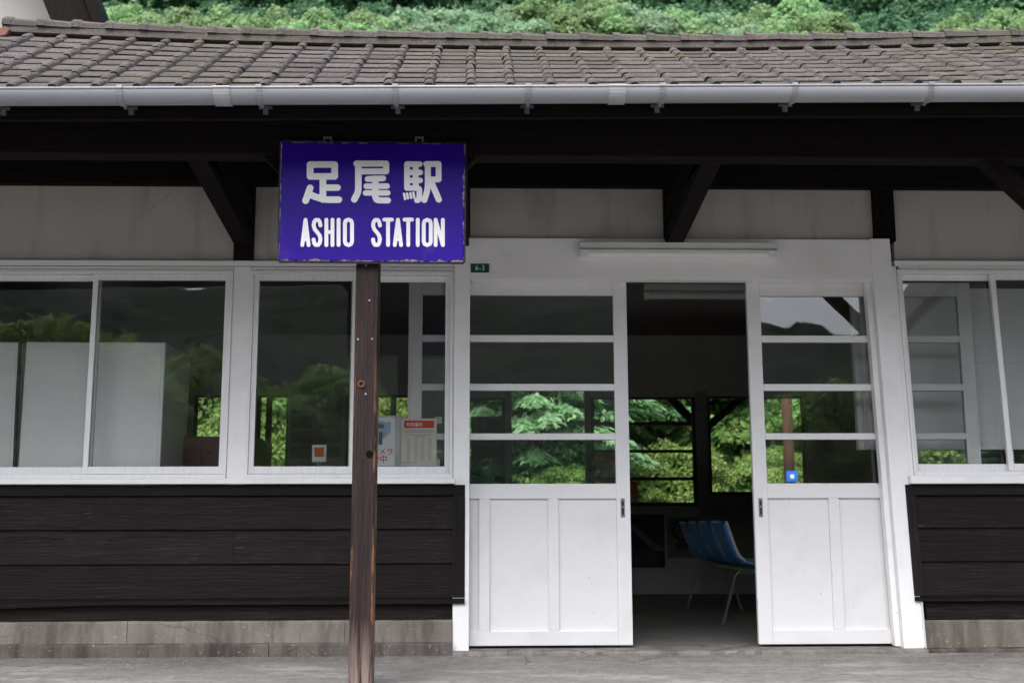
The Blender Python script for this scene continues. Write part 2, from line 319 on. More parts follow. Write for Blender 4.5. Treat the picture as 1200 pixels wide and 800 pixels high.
def m_leaf(name, a, b, c, trans=.35):
    g = NG(name); geo = g.node('ShaderNodeNewGeometry'); oi = g.node('ShaderNodeObjectInfo')
    r1 = g.ramp(geo.outputs['Random Per Island'], [(.0,a),(.5,b),(1,c)])
    n = g.node('ShaderNodeTexNoise'); n.inputs['Scale'].default_value = .35; n.inputs['Detail'].default_value = 3; g.L(geo.outputs['Position'], n.inputs['Vector'])
    col_ = g.mix(g.math('MULTIPLY', g.ramp(n.outputs['Fac'], [(.4,0),(.65,1)]), .5), r1, c)
    hs = g.node('ShaderNodeHueSaturation'); g.L(col_, hs.inputs['Color'])
    g.L(g.math('ADD', g.math('MULTIPLY', oi.outputs['Random'], .028), .490), hs.inputs['Hue']); g.L(g.math('ADD', g.math('MULTIPLY', oi.outputs['Random'], .35), .82), hs.inputs['Value'])
    g.L(hs.outputs[0], g.b.inputs['Base Color']); g.b.inputs['Roughness'].default_value = .55; g.b.inputs['Specular IOR Level'].default_value = .3
    t = g.node('ShaderNodeBsdfTranslucent'); g.L(hs.outputs[0], t.inputs[0]); mx = g.node('ShaderNodeMixShader'); mx.inputs[0].default_value = trans
    g.L(g.b.outputs[0], mx.inputs[1]); g.L(t.outputs[0], mx.inputs[2]); g.L(mx.outputs[0], g.out.inputs[0]); return g.m
M['leaf_light'] = m_leaf('light_green_foliage', (.165,.295,.115), (.24,.375,.165), (.31,.44,.22), .5)
M['leaf_grey'] = m_leaf('grey_green_foliage', (.16,.275,.15), (.235,.355,.21), (.305,.42,.265), .5)
M['leaf_dark'] = m_leaf('dark_forest_foliage', (.04,.12,.06), (.07,.18,.085), (.11,.23,.11), .4)
M['leaf_near'] = m_leaf('fresh_green_foliage', (.12,.26,.06), (.19,.35,.09), (.31,.45,.15), .5)
M['leaf_conifer'] = m_leaf('conifer_foliage', (.13,.28,.12), (.20,.38,.17), (.31,.49,.25), .45)
M['leaf_yellow'] = m_leaf('yellow_green_foliage', (.14,.26,.055), (.21,.34,.085), (.31,.42,.13), .5)
def m_hill():
    g = NG('forest_floor'); v = g.coord(); n = g.noise(v, .25, 8, .7); g.set(g.mix(g.ramp(n, [(.35,0),(.65,1)]), (.008,.022,.014), (.02,.042,.024)), .9, spec=.1); g.bump(n, 1, 2); return g.m
M['hill'] = m_hill()

# ================================================================== setting
GZ = Z(770, 600, -0.2)                       # yard level just outside the door step
yard = MB(); yard.add([(-900,-900,GZ),(900,-900,GZ),(900,900,GZ),(-900,900,GZ)], [(0,1,2,3)])
yard = yard.build('ground', M['ground']); yard['kind'] = 'structure'
def hfun(x, t, slope, wob, base, ph):
    k = sum(math.sin(x*(.008+.009*q)+ph[q]+t*.007*q)*(1/(1+q)) for q in range(5))
    return base+slope*t+min(t, 60)/60*wob*k
def terrain(name, y0, sgn, slope, width, length, wob, base, seed, mod=lambda az: 1.0):
    nx, ny = 240, 90; rj = np.random.default_rng(seed+1); ph = np.random.default_rng(seed).uniform(0, 6.28, 8); vs = []; fs = []
    for j in range(ny+1):
        for i in range(nx+1):
            x = -width/2+width*i/nx; t = length*(j/ny)**1.3; vs.append((x, y0+sgn*t, hfun(x, t, slope*mod(math.degrees(math.atan2(x, abs(y0)+t))), wob, base, ph)+rj.normal()*.0035*t))
    for j in range(ny):
        for i in range(nx):
            a = j*(nx+1)+i; fs.append((a, a+1, a+nx+2, a+nx+1) if sgn > 0 else (a, a+nx+1, a+nx+2, a+1))
    b = MB(); b.add(vs, fs); o = b.build(name, M['hill'], smooth=True); o['kind'] = 'structure'; return o
HY0, HSL = 24.0, 0.53
terrain('hillside', HY0, 1, HSL, 900, 480, 1.2, GZ-.3, 3)
HPH = np.random.default_rng(3).uniform(0, 6.28, 8)
terrain('far_hill', -170, -1, 0.375, 2200, 340, 8.0, GZ-1, 5, lambda az: 1.0-.26*math.exp(-((az-15.5)/6.0)**4)+.03*math.sin(az*.9)+.02*math.sin(az*2.3))   # a ridge with one gap, where the glass mirrors a strip of sky
def hill_z(y, x=0): return hfun(x, max(0, y-HY0), HSL, 1.2, GZ-.3, HPH)

# ------------------------------------------------------------------ foliage
def leaf_mesh(name, P, N, S, mat, asp=1.6, D=None):
    n = len(P); N = N/np.maximum(np.linalg.norm(N, axis=1, keepdims=True), 1e-6)
    A = np.cross(N, rng.normal(size=(n,3))) if D is None else D-N*(D*N).sum(1, keepdims=True)
    A /= np.maximum(np.linalg.norm(A, axis=1, keepdims=True), 1e-6); B = np.cross(N, A)
    S = S[:, None]; a = A*S*asp*.5; b = B*S*.5
    V = np.stack([P-a, P-b+N*S*.08, P+a, P+b+N*S*.08], 1).reshape(-1, 3)
    me = bpy.data.meshes.new(name); me.vertices.add(4*n); me.vertices.foreach_set('co', V.astype(np.float32).ravel())
    me.loops.add(4*n); me.loops.foreach_set('vertex_index', np.arange(4*n, dtype=np.int32))
    me.polygons.add(n); me.polygons.foreach_set('loop_start', np.arange(0, 4*n, 4, dtype=np.int32)); me.polygons.foreach_set('loop_total', np.full(n, 4, dtype=np.int32))
    me.materials.append(mat); me.update(calc_edges=True); return me
def crown_points(n, rx, rz, h, blobs, leaf, lumps=.36, seed=0):
    r = np.random.default_rng(seed)
    th = r.uniform(0, 2*np.pi, blobs); ph = np.arccos(r.uniform(-.75, 1, blobs)); q = r.uniform(.35, .8, blobs)
    C = np.stack([np.sin(ph)*np.cos(th)*rx*q, np.sin(ph)*np.sin(th)*rx*q, h+np.cos(ph)*rz*q], 1); br = r.uniform(.55, 1.25, blobs)*rx*lumps
    k = r.integers(0, blobs, n); d = r.normal(size=(n,3)); d /= np.linalg.norm(d, axis=1, keepdims=True); d[:,2] = np.abs(d[:,2])*.9-.25*r.random(n)
    P = C[k]+d*(br[k]*r.uniform(.6, 1.08, n)**.6)[:, None]; P += r.normal(size=(n,3))*leaf*.5
    N = d*.9+r.normal(size=(n,3))*.55+np.array([0,0,.35]); return P, N, leaf*r.uniform(.6, 1.35, n)
def trunk_mesh(h, r, rx, seed, fork=.45):
    q = random.Random(seed); b = MB(); b.tube([(0,0,-.6),(q.uniform(-.1,.1)*rx*.3,q.uniform(-.1,.1),h*.5),(q.uniform(-.2,.2)*rx*.4,q.uniform(-.2,.2),h*1.05)], [r, r*.75, r*.35], 7)
    for i in range(5):
        a = i*1.3+q.random(); b.tube([(0,0,h*fork+i*h*.09),(math.cos(a)*rx*.35,math.sin(a)*rx*.35,h*fork+i*h*.09+rx*.25),(math.cos(a)*rx*.7,math.sin(a)*rx*.7,h*fork+i*h*.1+rx*.45)], [r*.45, r*.3, r*.12], 5)
    return b
PROT = {}
def proto(key, mat, n, rx, rz, h, blobs, leaf, lumps, seed, asp=1.5, tr=.18):
    P, N, S = crown_points(n, rx, rz, h, blobs, leaf, lumps, seed); cm = leaf_mesh('crown', P, N, S, M[mat], asp)
    t = trunk_mesh(h, tr, rx, seed); tm = bpy.data.meshes.new('trunk'); tm.from_pydata(t.v, [], t.f); tm.materials.append(M['bark']); PROT[key] = (cm, tm)
def tree(name, key, loc, s, rz, label, cat='tree', group=None, sz=None):
    e = empty(name, loc); e.rotation_euler.z = rz; e.scale = (s, s, sz or s); tag(e, label, cat, group)
    link('crown', PROT[key][0], e); link('trunk', PROT[key][1], e); return e
for i in range(3): proto('hill_light%d' % i, 'leaf_light', 8000, 3.0, 3.0, 4.6, 60, .24, .28, 20+i)
proto('hill_grey', 'leaf_grey', 8000, 3.0, 2.7, 4.4, 60, .24, .28, 31)
proto('near_a', 'leaf_near', 34000, 1.9, 2.1, 2.5, 110, .07, .24, 41, 1.8, .12)
proto('near_b', 'leaf_yellow', 34000, 1.7, 1.6, 2.0, 110, .06, .24, 42, 1.8, .10)
def conifer(key, seed, n_br=150, H=6.5):
    r = np.random.default_rng(seed); P = []; N = []; S = []; D = []; t = MB(); t.tube([(0,0,-.5),(0,0,H*.5),(0,0,H)], [.16,.11,.03], 7)
    for b in range(n_br):
        z0 = r.uniform(.4, H*.97); a = r.uniform(0, 2*np.pi); Lb = (1-z0/H)**.7*3.0*r.uniform(.7, 1.15)+.25
        d = np.array([np.cos(a), np.sin(a), 0]); sd_ = np.array([-np.sin(a), np.cos(a), 0]); nn = int(130*Lb)+24
        u = np.sqrt(r.uniform(.04, 1, nn)); sw = r.normal(size=nn)*.30*(1.15-u)
        zz = z0+.30*u*Lb-.36*u*u*Lb-np.abs(sw)*.38
        P.append(d*(u*Lb)[:, None]+sd_*sw[:, None]+np.stack([0*zz, 0*zz, zz+r.normal(size=nn)*.03], 1))
        N.append(np.tile(np.array([0,0,1.0]), (nn,1))+d*.45+r.normal(size=(nn,3))*.3); S.append(r.uniform(.042, .075, nn))
        D.append(d[None]*1.0+sd_[None]*(np.sign(sw)*.8)[:, None]+np.array([0,0,-.75])+r.normal(size=(nn,3))*.15)
        t.tube([(0,0,z0), tuple(d*Lb*.5+np.array([0,0,z0+.06*Lb])), tuple(d*Lb*.95+np.array([0,0,z0-.06*Lb]))], [.022,.014,.005], 4)
    cm = leaf_mesh('crown', np.concatenate(P), np.concatenate(N), np.concatenate(S), M['leaf_conifer'], 3.0, np.concatenate(D))
    tm = bpy.data.meshes.new('trunk'); tm.from_pydata([tuple(v) for v in t.v], [], t.f); tm.materials.append(M['bark']); PROT[key] = (cm, tm)
conifer('conifer', 51)

# pale trees standing just above the ridge line
def px_at(px, Y): return X(px, 30, Y)
hill_spec = [(150,86,'hill_light0',.95),(205,90,'hill_light1',.9),(262,88,'hill_light2',.85),(322,92,'hill_light0',.95),(378,88,'hill_light1',.82),(425,90,'hill_light2',.80),
  (478,84,'hill_grey',.95),(535,86,'hill_grey',1.0),(592,88,'hill_grey',.92),(640,86,'hill_light1',1.08),(690,88,'hill_light0',1.12),(742,86,'hill_grey',.95),
  (790,90,'hill_light2',.95),(842,88,'hill_grey',.9),(888,86,'hill_light0',1.0),(935,86,'hill_light1',1.15),(975,92,'hill_light2',.9),
  (1072,90,'hill_light1',.72),(1122,88,'hill_light0',.92),(1168,86,'hill_light2',1.05),(1215,88,'hill_light0',1.0),(-20,88,'hill_light1',.9),(95,90,'hill_light2',.9)]
topy = {150:10,205:14,262:12,322:16,378:18,425:14,478:12,535:8,592:10,640:2,690:-2,742:6,790:14,842:16,888:14,935:6,975:24,1072:38,1122:22,1168:14,1215:18,-20:12,95:12}
hill_spec += [(px+28, 78, k, .72) for px, Y, k, s in hill_spec if 0 < px < 1200 and not 960 < px < 1060]
for h in hill_spec[23:]: topy[h[0]] = topy[h[0]-28]+13
names = ['pale green', 'soft grey-green', 'yellowish green']
for i, (px, Y, k, s) in enumerate(hill_spec):
    s *= 1.28; zt = Z(topy[px]-4, px, Y); hgt = 7.6*s
    g_ = 'hill_grey' in k
    row = 'upper' if i < 23 else 'lower'; rank = sorted(h[0] for h in (hill_spec[:23] if i < 23 else hill_spec[23:])).index(px); ordn = 'first second third fourth fifth sixth seventh eighth ninth tenth eleventh twelfth thirteenth fourteenth fifteenth sixteenth seventeenth eighteenth nineteenth twentieth'.split()
    under = 'dark gable eave' if px < 120 else 'left window' if px < 280 else 'sign' if px < 550 else 'left door' if px < 735 else 'doorway' if px < 875 else 'right door' if px < 1040 else 'right window'
    end_ = ordn[rank]+' from the left' if rank < 12 else ordn[(23 if i < 23 else len(hill_spec)-23)-1-rank]+' from the right'
    lab = '%s tree above the %s, %s in the %s hillside row' % ('grey-green' if g_ else 'pale', under, end_, row)
    tree('hillside_tree', k, (px_at(px, Y), Y, zt-hgt), s, i*1.7, lab, 'tree', 'pale trees above the roof ridge')

# the dark wood behind them reads as one mass
def forest(name, cells, n, leaf, mat, seed, label):
    r = np.random.default_rng(seed); P=[]; N=[]; S=[]
    for (x, y, z, s) in cells:
        p, q, t = crown_points(n, 2.6*s, 3.4*s, 4.0*s, 22, leaf*s, .36, int(r.integers(1e6))); P.append(p+np.array([x,y,z])); N.append(q); S.append(t)
    o = link(name, leaf_mesh(name, np.concatenate(P), np.concatenate(N), np.concatenate(S), M[mat], 1.5)); o['kind'] = 'stuff'; tag(o, label, 'forest'); return o
cells = []
for j, y in enumerate(np.concatenate([np.arange(90, 165, 5.2), np.arange(168, 300, 11)])):
    hw = (y+7)*.62; fs_ = 1.0 if y < 166 else 2.0
    for x in np.arange(-hw, hw+6, 4.9*fs_):
        cells.append((x+rng.normal()*1.1, y+rng.normal()*1.1, hill_z(y, x)+rng.normal()*.8-.6, rng.uniform(.85, 1.3)*fs_))
forest('hillside_forest', cells, 1100, .36, 'leaf_dark', 9, 'dark green forest covering the hillside behind the station roof')
# shrubs and trees close behind the platform, seen through the back windows
near = [('conifer','conifer',628,13.2,1.0),('conifer','conifer',752,14.4,1.02),('conifer','conifer',560,15.0,.95),('bush','near_b',660,11.6,.50),('bush','near_b',800,12.2,.62),
  ('broadleaf_tree','near_a',858,15.0,1.15),('bush','near_b',905,12.6,.60),('broadleaf_tree','near_a',950,14.0,1.1),('broadleaf_tree','near_a',470,14.0,1.1),('bush','near_b',420,12.5,.9),
  ('broadleaf_tree','near_a',330,13.4,1.15),('broadleaf_tree','near_a',250,13.8,1.2),('bush','near_b',290,12.2,.8),('broadleaf_tree','near_a',1060,15.0,1.15),('bush','near_b',1090,12.2,.85),('broadleaf_tree','near_a',1180,14.5,1.2),('broadleaf_tree','near_a',760,18.5,1.3),('broadleaf_tree','near_a',640,18.5,1.3),('broadleaf_tree','near_a',130,14.5,1.2)]
nlab = ['drooping conifer behind the station, left of centre through the left door panes','drooping conifer behind the station, seen through the doorway window','drooping conifer farthest left of the three behind the station',
  'low yellow-green bush below the conifer, seen through the left door','low yellow-green bush in the lower panes of the doorway window','leafy tree behind the station seen through the open back window in the doorway',
  'yellow-green bush beside the brown pole behind the right door','fresh green tree right of the brown pole behind the right door','fresh green tree seen beside the camera notice in the window','yellow-green bush behind the dark post, seen through the middle window',
  'fresh green tree at the left edge of the middle window, behind the station','fresh green tree beside the white cabinet, seen through the left window','low bush between the left and middle windows, behind the station','fresh green tree behind the right-hand window near the door','low bush seen under the white screen in the right window','fresh green tree at the right edge behind the right window','tall tree standing behind the right conifer','tall tree standing behind the left conifer','fresh green tree behind the white cabinets at far left']
for i, (nm, k, px, Y, s) in enumerate(near):
    tree(nm, k, (X(px, 540, Y), Y, GZ), s, i*2.1, nlab[i], 'tree' if nm != 'bush' else 'bush', 'trees behind the platform')
# scrub on the lower hillside, seen only through the back windows
cells = []
for y in np.arange(22, 40, 3.2):
    for x in np.arange(-16, 22, 3.4): cells.append((x+rng.normal(), y+rng.normal()*.8, hill_z(y, x)-1.2, rng.uniform(.7, 1.0)))
for y in np.arange(44, 82, 6.0):
    for x in np.arange(-(y+7)*.6, (y+7)*.6, 5.4): cells.append((x+rng.normal(), y+rng.normal(), hill_z(y, x)-1.6, rng.uniform(.9, 1.25)))
forest('hillside_scrub', cells, 900, .26, 'leaf_near', 10, 'mass of green scrub on the lower slope behind the station')

# ================================================================== the station building
B = empty('station_building', (0, 0, 0)); tag(B, 'old wooden station house with grey tiled eaves, white window wall and dark boards', 'building')
XL, XR = -6.6, 7.6
YB = 5.5
# ---- key heights on the wall plane
z_girder = Z(221, 600); z_head_t = Z(307, 300); z_lint_t = Z(281, 790); z_lint_b = Z(329, 790)
z_sill_b = Z(567.5, 300); z_conc = Z(725.5, 450); z_conc2 = Z(751, 450)
xj0, xj1 = X(532.0), X(550.5)        # left door jamb
xk0, xk1 = X(1030), X(1053)          # right door jamb
# upper wall: plaster panels between dark posts
posts_px = [(38-22, 38), (276, 299), (528, 551), (777, 798), (1022, 1047), (1272, 1296)]
posts_px[0] = (26-250, 26-227)
xs = [(X(a, 260), X(b, 260)) for a, b in posts_px]
edges = [XL]+[v for p in xs for v in p]+[XR]
for i in range(0, len(edges), 2):
    x0, x1 = edges[i], edges[i+1]
    zb = z_lint_t if (x0 > xj0-.1 and x1 < xk1+.1) else z_head_t
    box('plaster_panel', M['plaster'], B, x0-.004, x1+.004, .0, .06, zb-.03, z_girder+.02)
for a, b in xs:
    zb = z_lint_t if (a > xj0-.15 and b < xk1+.1) else z_head_t
    box('wall_post', M['darkwood_z'], B, a, b, -.03, .07, zb-.01, z_girder+.3, .003)
box('wall_girder', M['darkwood'], B, XL, XR, -.06, .08, z_girder, z_girder+.22, .004)
# white rails, lintel, jambs
box('head_rail', M['white_clean'], B, XL, xj0-.003, -.035, .05, Z(313.5, 300), z_head_t, .003)
box('head_rail', M['white_clean'], B, xk1+.003, XR, -.035, .05, Z(313.5, 1120), Z(307, 1120), .003)
box('lintel', M['white_clean'], B, xj0+.045, xk0-.002, -.028, .052, z_lint_b, z_lint_t, .003)
box('door_jamb', M['white'], B, xj0, xj1, -.045, .05, Z(763, 540), z_lint_t-.001, .004)
box('door_jamb', M['white'], B, xk0, xk1, -.045, .05, Z(759, 1050), z_lint_t+.002, .004)
box('jamb_foot', M['white'], B, xk1+.0005, X(1070, 740), -.075, -.02, Z(759, 1050), Z(704, 1060), .004)
box('jamb_return', M['white'], B, xk0-.034, xk0-.0005, .0, .056, Z(757, 1040), z_lint_b, .003)
# ---- windows
def window(x0, x1, zt, zb, sashes, mull, wside=.014, label=None):
    W = empty('window', ((x0+x1)/2, 0, zb)); W.parent = B
    W.matrix_parent_inverse = Matrix.Identity(4)
    c = Vector(W.location)
    def pc(name, mat, mb, bev=0):
        mb.v = [(v[0]-c.x, v[1]-c.y, v[2]-c.z) for v in mb.v]; return mb.build(name, mat, W, bev)
    fw = wside
    f = MB(); f.box(x0, x1, -.052, .045, zt-.020, zt); f.box(x0, x1, -.058, .045, zb, zb+.026); f.box(x0, x0+fw, -.052, .045, zb+.026, zt-.020); f.box(x1-fw, x1, -.052, .045, zb+.026, zt-.020)
    pc('frame', M['alu'], f, .002)
    for (a, b, yo) in sashes:
        s = MB(); st = .030; zt2 = zt-.022; zb2 = zb+.028
        s.box(a, a+st, yo, yo+.026, zb2, zt2); s.box(b-st, b, yo, yo+.026, zb2, zt2); s.box(a+st, b-st, yo, yo+.026, zt2-.036, zt2); s.box(a+st, b-st, yo, yo+.026, zb2, zb2+.042)
        pc('sash', M['alu'], s, .002)
        g = MB(); g.box(a+st, b-st, yo+.011, yo+.015, zb2+.042, zt2-.036); pc('pane', M['glass'], g)
    return W
zt = Z(319, 300); zb = Z(561, 300)
w1a, w1b = X(-122), X(271)
window(w1a, w1b, zt, zb, [(w1a+.015, X(113.5), -.008), (X(105.5), w1b-.015, -.040)], None)
w2a, w2b = X(293), X(530.5)
window(w2a, w2b, zt, zb, [(w2a+.015, X(418), -.040), (X(410), w2b-.015, -.008)], None)
w3a, w3b = X(1058), X(1318)
ztr, zbr = Z(318, 1120), Z(557.5, 1120)
window(w3a, w3b, ztr, zbr, [(w3a+.015, X(1178), -.008), (X(1168), w3b-.015, -.040)], None)
# white timber casings round the windows
for nm, a, b, c_, d_ in (('window_casing', w1b+.001, w2a-.001, Z(568,300), Z(314,300)), ('window_casing', w2b+.0005, xj0-.0005, Z(568,300), Z(314,300)),
        ('window_casing', xk1+.0005, w3a-.0005, zbr-.002, Z(314,1120)), ('window_casing', X(-240), w1a-.001, Z(568,300), Z(314,300)), ('window_casing', w3b+.001, X(1420), Z(568,1120), Z(314,1120))):
    box(nm, M['white'], B, a, b, -.04, .05, c_, d_, .003)
for a, b, t in ((w1a, w1b, zt), (w2a, w2b, zt), (w3a, w3b, ztr)):
    box('window_head', M['white_clean'], B, a, b, -.04, .05, t+.0005, t+.024, .002)
for a, b, t in ((XL, xj0+.012, zb), (xk1-.012, XR, zbr)):
    tb = Z(567.4, 300) if a < 0 else Z(567.0, 1130)
    box('window_sill', M['white'], B, a, b, -.085, -.0455, tb, t-.001, .004)
    box('window_sill', M['white'], B, a, b, -.045, .05, tb, t-.002)
# solid wall beyond the frame on both sides
box('side_infill', M['plaster'], B, XL, X(-240)-.001, .0, .06, z_sill_b, Z(314, 300)); box('side_infill', M['plaster'], B, X(1420)+.001, XR, .0, .06, Z(567,1120), Z(314,1120))
# ---- sliding doors (each leaf runs behind the jamb and the window)
def door(x0, x1, label, pull_side):
    D = empty('door', ((x0+x1)/2, .075, 0)); D.parent = B; D['label'] = label; c = Vector(D.location)
    def pc(name, mat, mb, bev=0):
        mb.v = [(v[0]-c.x, v[1]-c.y, v[2]-c.z) for v in mb.v]; return mb.build(name, mat, D, bev)
    y0, y1 = .058, .094; zt = z_lint_b+.006; zb = Z(756, 640, .06); st = .082
    rails = [(Z(346, 640, .06), zt), (Z(400.5, 640, .06), Z(392.5, 640, .06)), (Z(457.5, 640, .06), Z(449.5, 640, .06)), (Z(515, 640, .06), Z(507.5, 640, .06)), (Z(584, 640, .06), Z(566.5, 640, .06)), (zb, Z(739, 640, .06))]
    f = MB(); f.box(x0, x0+st, y0, y1, zb, zt); f.box(x1-st, x1, y0, y1, zb, zt)
    for a, b in rails: f.box(x0+st, x1-st, y0+.001, y1-.001, a, b)
    z0, z1 = rails[5][1], rails[4][0]; n = 3; mw = .062; pw = (x1-x0-2*st-2*mw)/3
    for k in range(2):
        xa = x0+st+(k+1)*pw+k*mw; f.box(xa, xa+mw, y0+.001, y1-.001, z0, z1)
    pc('frame', M['door'], f, .003)
    for k in range(3):
        xa = x0+st+k*(pw+mw); p = MB(); p.box(xa, xa+pw, y0+.021, y1-.011, z0, z1); pc('panel', M['door'], p)
    for k in range(4):
        p = MB(); p.box(x0+st, x1-st, y0+.016, y0+.020, rails[k+1][1] if k < 4 else 0, rails[k][0]); pc('pane', M['glass'], p)
    xh = (x1-.045) if pull_side > 0 else (x0+.038); zh = Z(595, 640, .06)
    h = MB(); h.box(xh-.012, xh+.012, y0-.003, y0+.01, zh-.055, zh+.055); hd = pc('handle', M['steel'], h, .002)
    h = MB(); h.box(xh-.006, xh+.006, y0-.0045, y0-.003, zh-.040, zh+.0); h.box(xh-.006, xh+.006, y0-.0045, y0-.003, zh+.012, zh+.040)
    pc('handle_recess', M['black'], h)
    for k in range(4):   # slim glazing putty line gives each pane a shadowed edge
        pass
    return D
door(X(478, 450, .06), X(736, 450, .06), 'white sliding door left of the doorway, four panes over three panels', 1)
door(X(878.5, 450, .06), X(1144, 450, .06), 'white sliding door right of the doorway, four panes over three panels', -1)
# ---- dark weatherboards
def wainscot(x0, x1, ref, rows, top, mould, low, conc, end):
    Wn = box('weatherboard_wall', M['trim'], B, x0, x1, .0, .05, Z(conc, ref), Z(top, ref)-.002); Wn.name = 'weatherboard_wall'
    def sub(name, mat, mb, bev=.003): return mb.build(name, mat, Wn, bev)
    tx0, tx1 = (x0, x1)
    tw = (X(545, 640)-X(530.8, 640)) if end > 0 else .058
    if end > 0: xa, xb = x0, x1-tw
    else: xa, xb = x0+tw, x1
    sub('top_rail', M['trim'], MB().box(x0, x1, -.048, -.001, Z(rows[0], ref), Z(top, ref)-.001))
    r = random.Random(int(ref)); 
    for a, b in zip(rows[:-1], rows[1:]):
        za, zb_ = Z(a, ref)-.0015, Z(b, ref)
        cuts = [xa]+([xa+(xb-xa)*r.uniform(.25, .75)] if r.random() < .5 else [])+[xb]
        if end > 0:   # joints as photographed
            cuts = [xa]+({0: [X(95, 600)], 1: [X(275, 640)], 2: []}[rows.index(a)])+[xb]
        for c0, c1 in zip(cuts[:-1], cuts[1:]):
            th = r.uniform(-.002, .002)   # lapped board: its lower edge stands proud
            m_ = MB(); m_.prism_yz([(-.001, zb_), (-.040+th, zb_), (-.024+th, za), (-.001, za)], c0+.0006, c1-.0006); sub('plank', M['plank'], m_, .0015)
    # long boards are broken by a moulding and a set-back skirting board
    m_ = MB(); zc, zd = Z(mould, ref), Z(rows[-1], ref)-.001
    n = 24
    for k in range(n):
        pass
    segs = 30; vs = []; fs = []
    for k in range(segs+1):
        x = x0+(x1-x0)*k/segs; sag = 0.0
        if end > 0:
            px_t = (x-X(0, 700))/(X(110, 700)-X(0, 700)); sag = -.016*max(0, min(1, 1-px_t))**1.2
        vs += [(x, -.001, zc+sag), (x, -.064, zc+sag), (x, -.064, zd-.012+sag*.6), (x, -.038, zd+.0), (x, -.001, zd)]
    for k in range(segs):
        for q in range(5): fs.append((k*5+q, k*5+(q+1) % 5, (k+1)*5+(q+1) % 5, (k+1)*5+q))
    fs += [(4,3,2,1,0), tuple(segs*5+q for q in range(5))]
    m_.add(vs, [tuple(reversed(f)) for f in fs]); sub('moulding', M['trim'], m_, 0)
    if end > 0: sub('end_trim', M['trim_z'], MB().box(x1-tw+.001, x1, -.052, -.0015, Z(rows[-1], ref), Z(rows[0], ref)))
    else: sub('end_trim', M['trim_z'], MB().box(x0, x0+tw-.001, -.052, -.0015, Z(rows[-1], ref), Z(rows[0], ref)))
    sxa, sxb = (x0, xj0-.002) if end > 0 else (X(1077, 740)+.002, x1)
    sub('skirting_board', M['plank'], MB().box(sxa, sxb, -.020, -.001, Z(conc, ref), zc-.001))
    return Wn
wainscot(XL, X(545, 640), 450, [580.5, 619.5, 659.5, 699.5], 568, 706.5, 707, 726, 1)
wainscot(X(1057.5, 640), XR, 1130, [580, 618, 657, 697], 567.5, 703, 704, 725.5, -1)
# ---- foundation: two concrete courses, in cast lengths
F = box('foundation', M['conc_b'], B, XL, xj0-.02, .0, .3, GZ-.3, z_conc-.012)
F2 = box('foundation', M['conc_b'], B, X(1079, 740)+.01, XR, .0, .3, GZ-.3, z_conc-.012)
def course(par, x0, x1, cuts, y, zb_, zt_, mat, rough=.004):
    e = [x0]+[c for c in cuts if x0 < c < x1]+[x1]; rr = random.Random(int(abs(y)*1e4)+int(x1*10))
    for a, b in zip(e[:-1], e[1:]):
        n = max(4, int((b-a)/.035)); vs = []; fs = []; w1 = w2 = 0
        for k in range(n+1):
            x = a+.0004+(b-a-.0008)*k/n; w1 = w1*.8+rr.gauss(0, rough*.6); w2 = w2*.7+rr.gauss(0, rough*.5)
            vs += [(x, -.0005, zb_), (x, y-.006+w2, zb_), (x, y+w2, zt_-.012+w1*.5), (x, y+.008+w2, zt_+w1*.4), (x, -.0005, zt_)]
        for k in range(n):
            for q in range(5): fs.append((k*5+q, (k+1)*5+q, (k+1)*5+(q+1) % 5, k*5+(q+1) % 5))
        fs += [(0,1,2,3,4), tuple(n*5+q for q in (4,3,2,1,0))]
        MB().add(vs, [tuple(reversed(f)) for f in fs]).build('concrete_block', mat, par)
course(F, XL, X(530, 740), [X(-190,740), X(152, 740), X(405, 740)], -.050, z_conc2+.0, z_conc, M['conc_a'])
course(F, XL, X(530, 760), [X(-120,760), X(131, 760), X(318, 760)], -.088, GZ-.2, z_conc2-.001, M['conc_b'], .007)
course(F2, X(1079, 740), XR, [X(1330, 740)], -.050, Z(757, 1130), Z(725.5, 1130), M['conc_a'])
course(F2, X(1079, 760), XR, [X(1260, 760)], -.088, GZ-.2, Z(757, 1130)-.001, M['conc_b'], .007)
TH = box('threshold', M['sillc'], B, xj0-.0, X(1079, 765), -.13, .30, GZ-.2, Z(759.5, 800), .008)
# ---- interior shell
FL = box('floor', M['floor'], B, XL, XR, .30, YB+.2, -.3, Z(757, 800, .1)-.004)
box('ceiling', M['ceil'], B, XL, XR, .1, YB, 2.72, 2.78)
box('side_wall', M['intwall'], B, XL-.1, XL, -.0, YB+.1, GZ-.2, 2.9); box('side_wall', M['intwall'], B, XR, XR+.1, 0, YB+.1, GZ-.2, 2.9)
box('inner_wall', M['intwall'], B, XL, X(-130), .062, .10, -.2, 2.72); box('inner_wall', M['intwall'], B, X(1330), XR, .062, .10, -.2, 2.72)
box('inner_upper_wall', M['intwall'], B, XL, XR, .10, .13, Z(322, 600), 2.71)
box('inner_lower_wall', M['intwall'], B, XL, X(474, 640), .10, .13, -.2, z_sill_b); box('inner_lower_wall', M['intwall'], B, X(1150, 640), XR, .10, .13, -.2, z_sill_b)
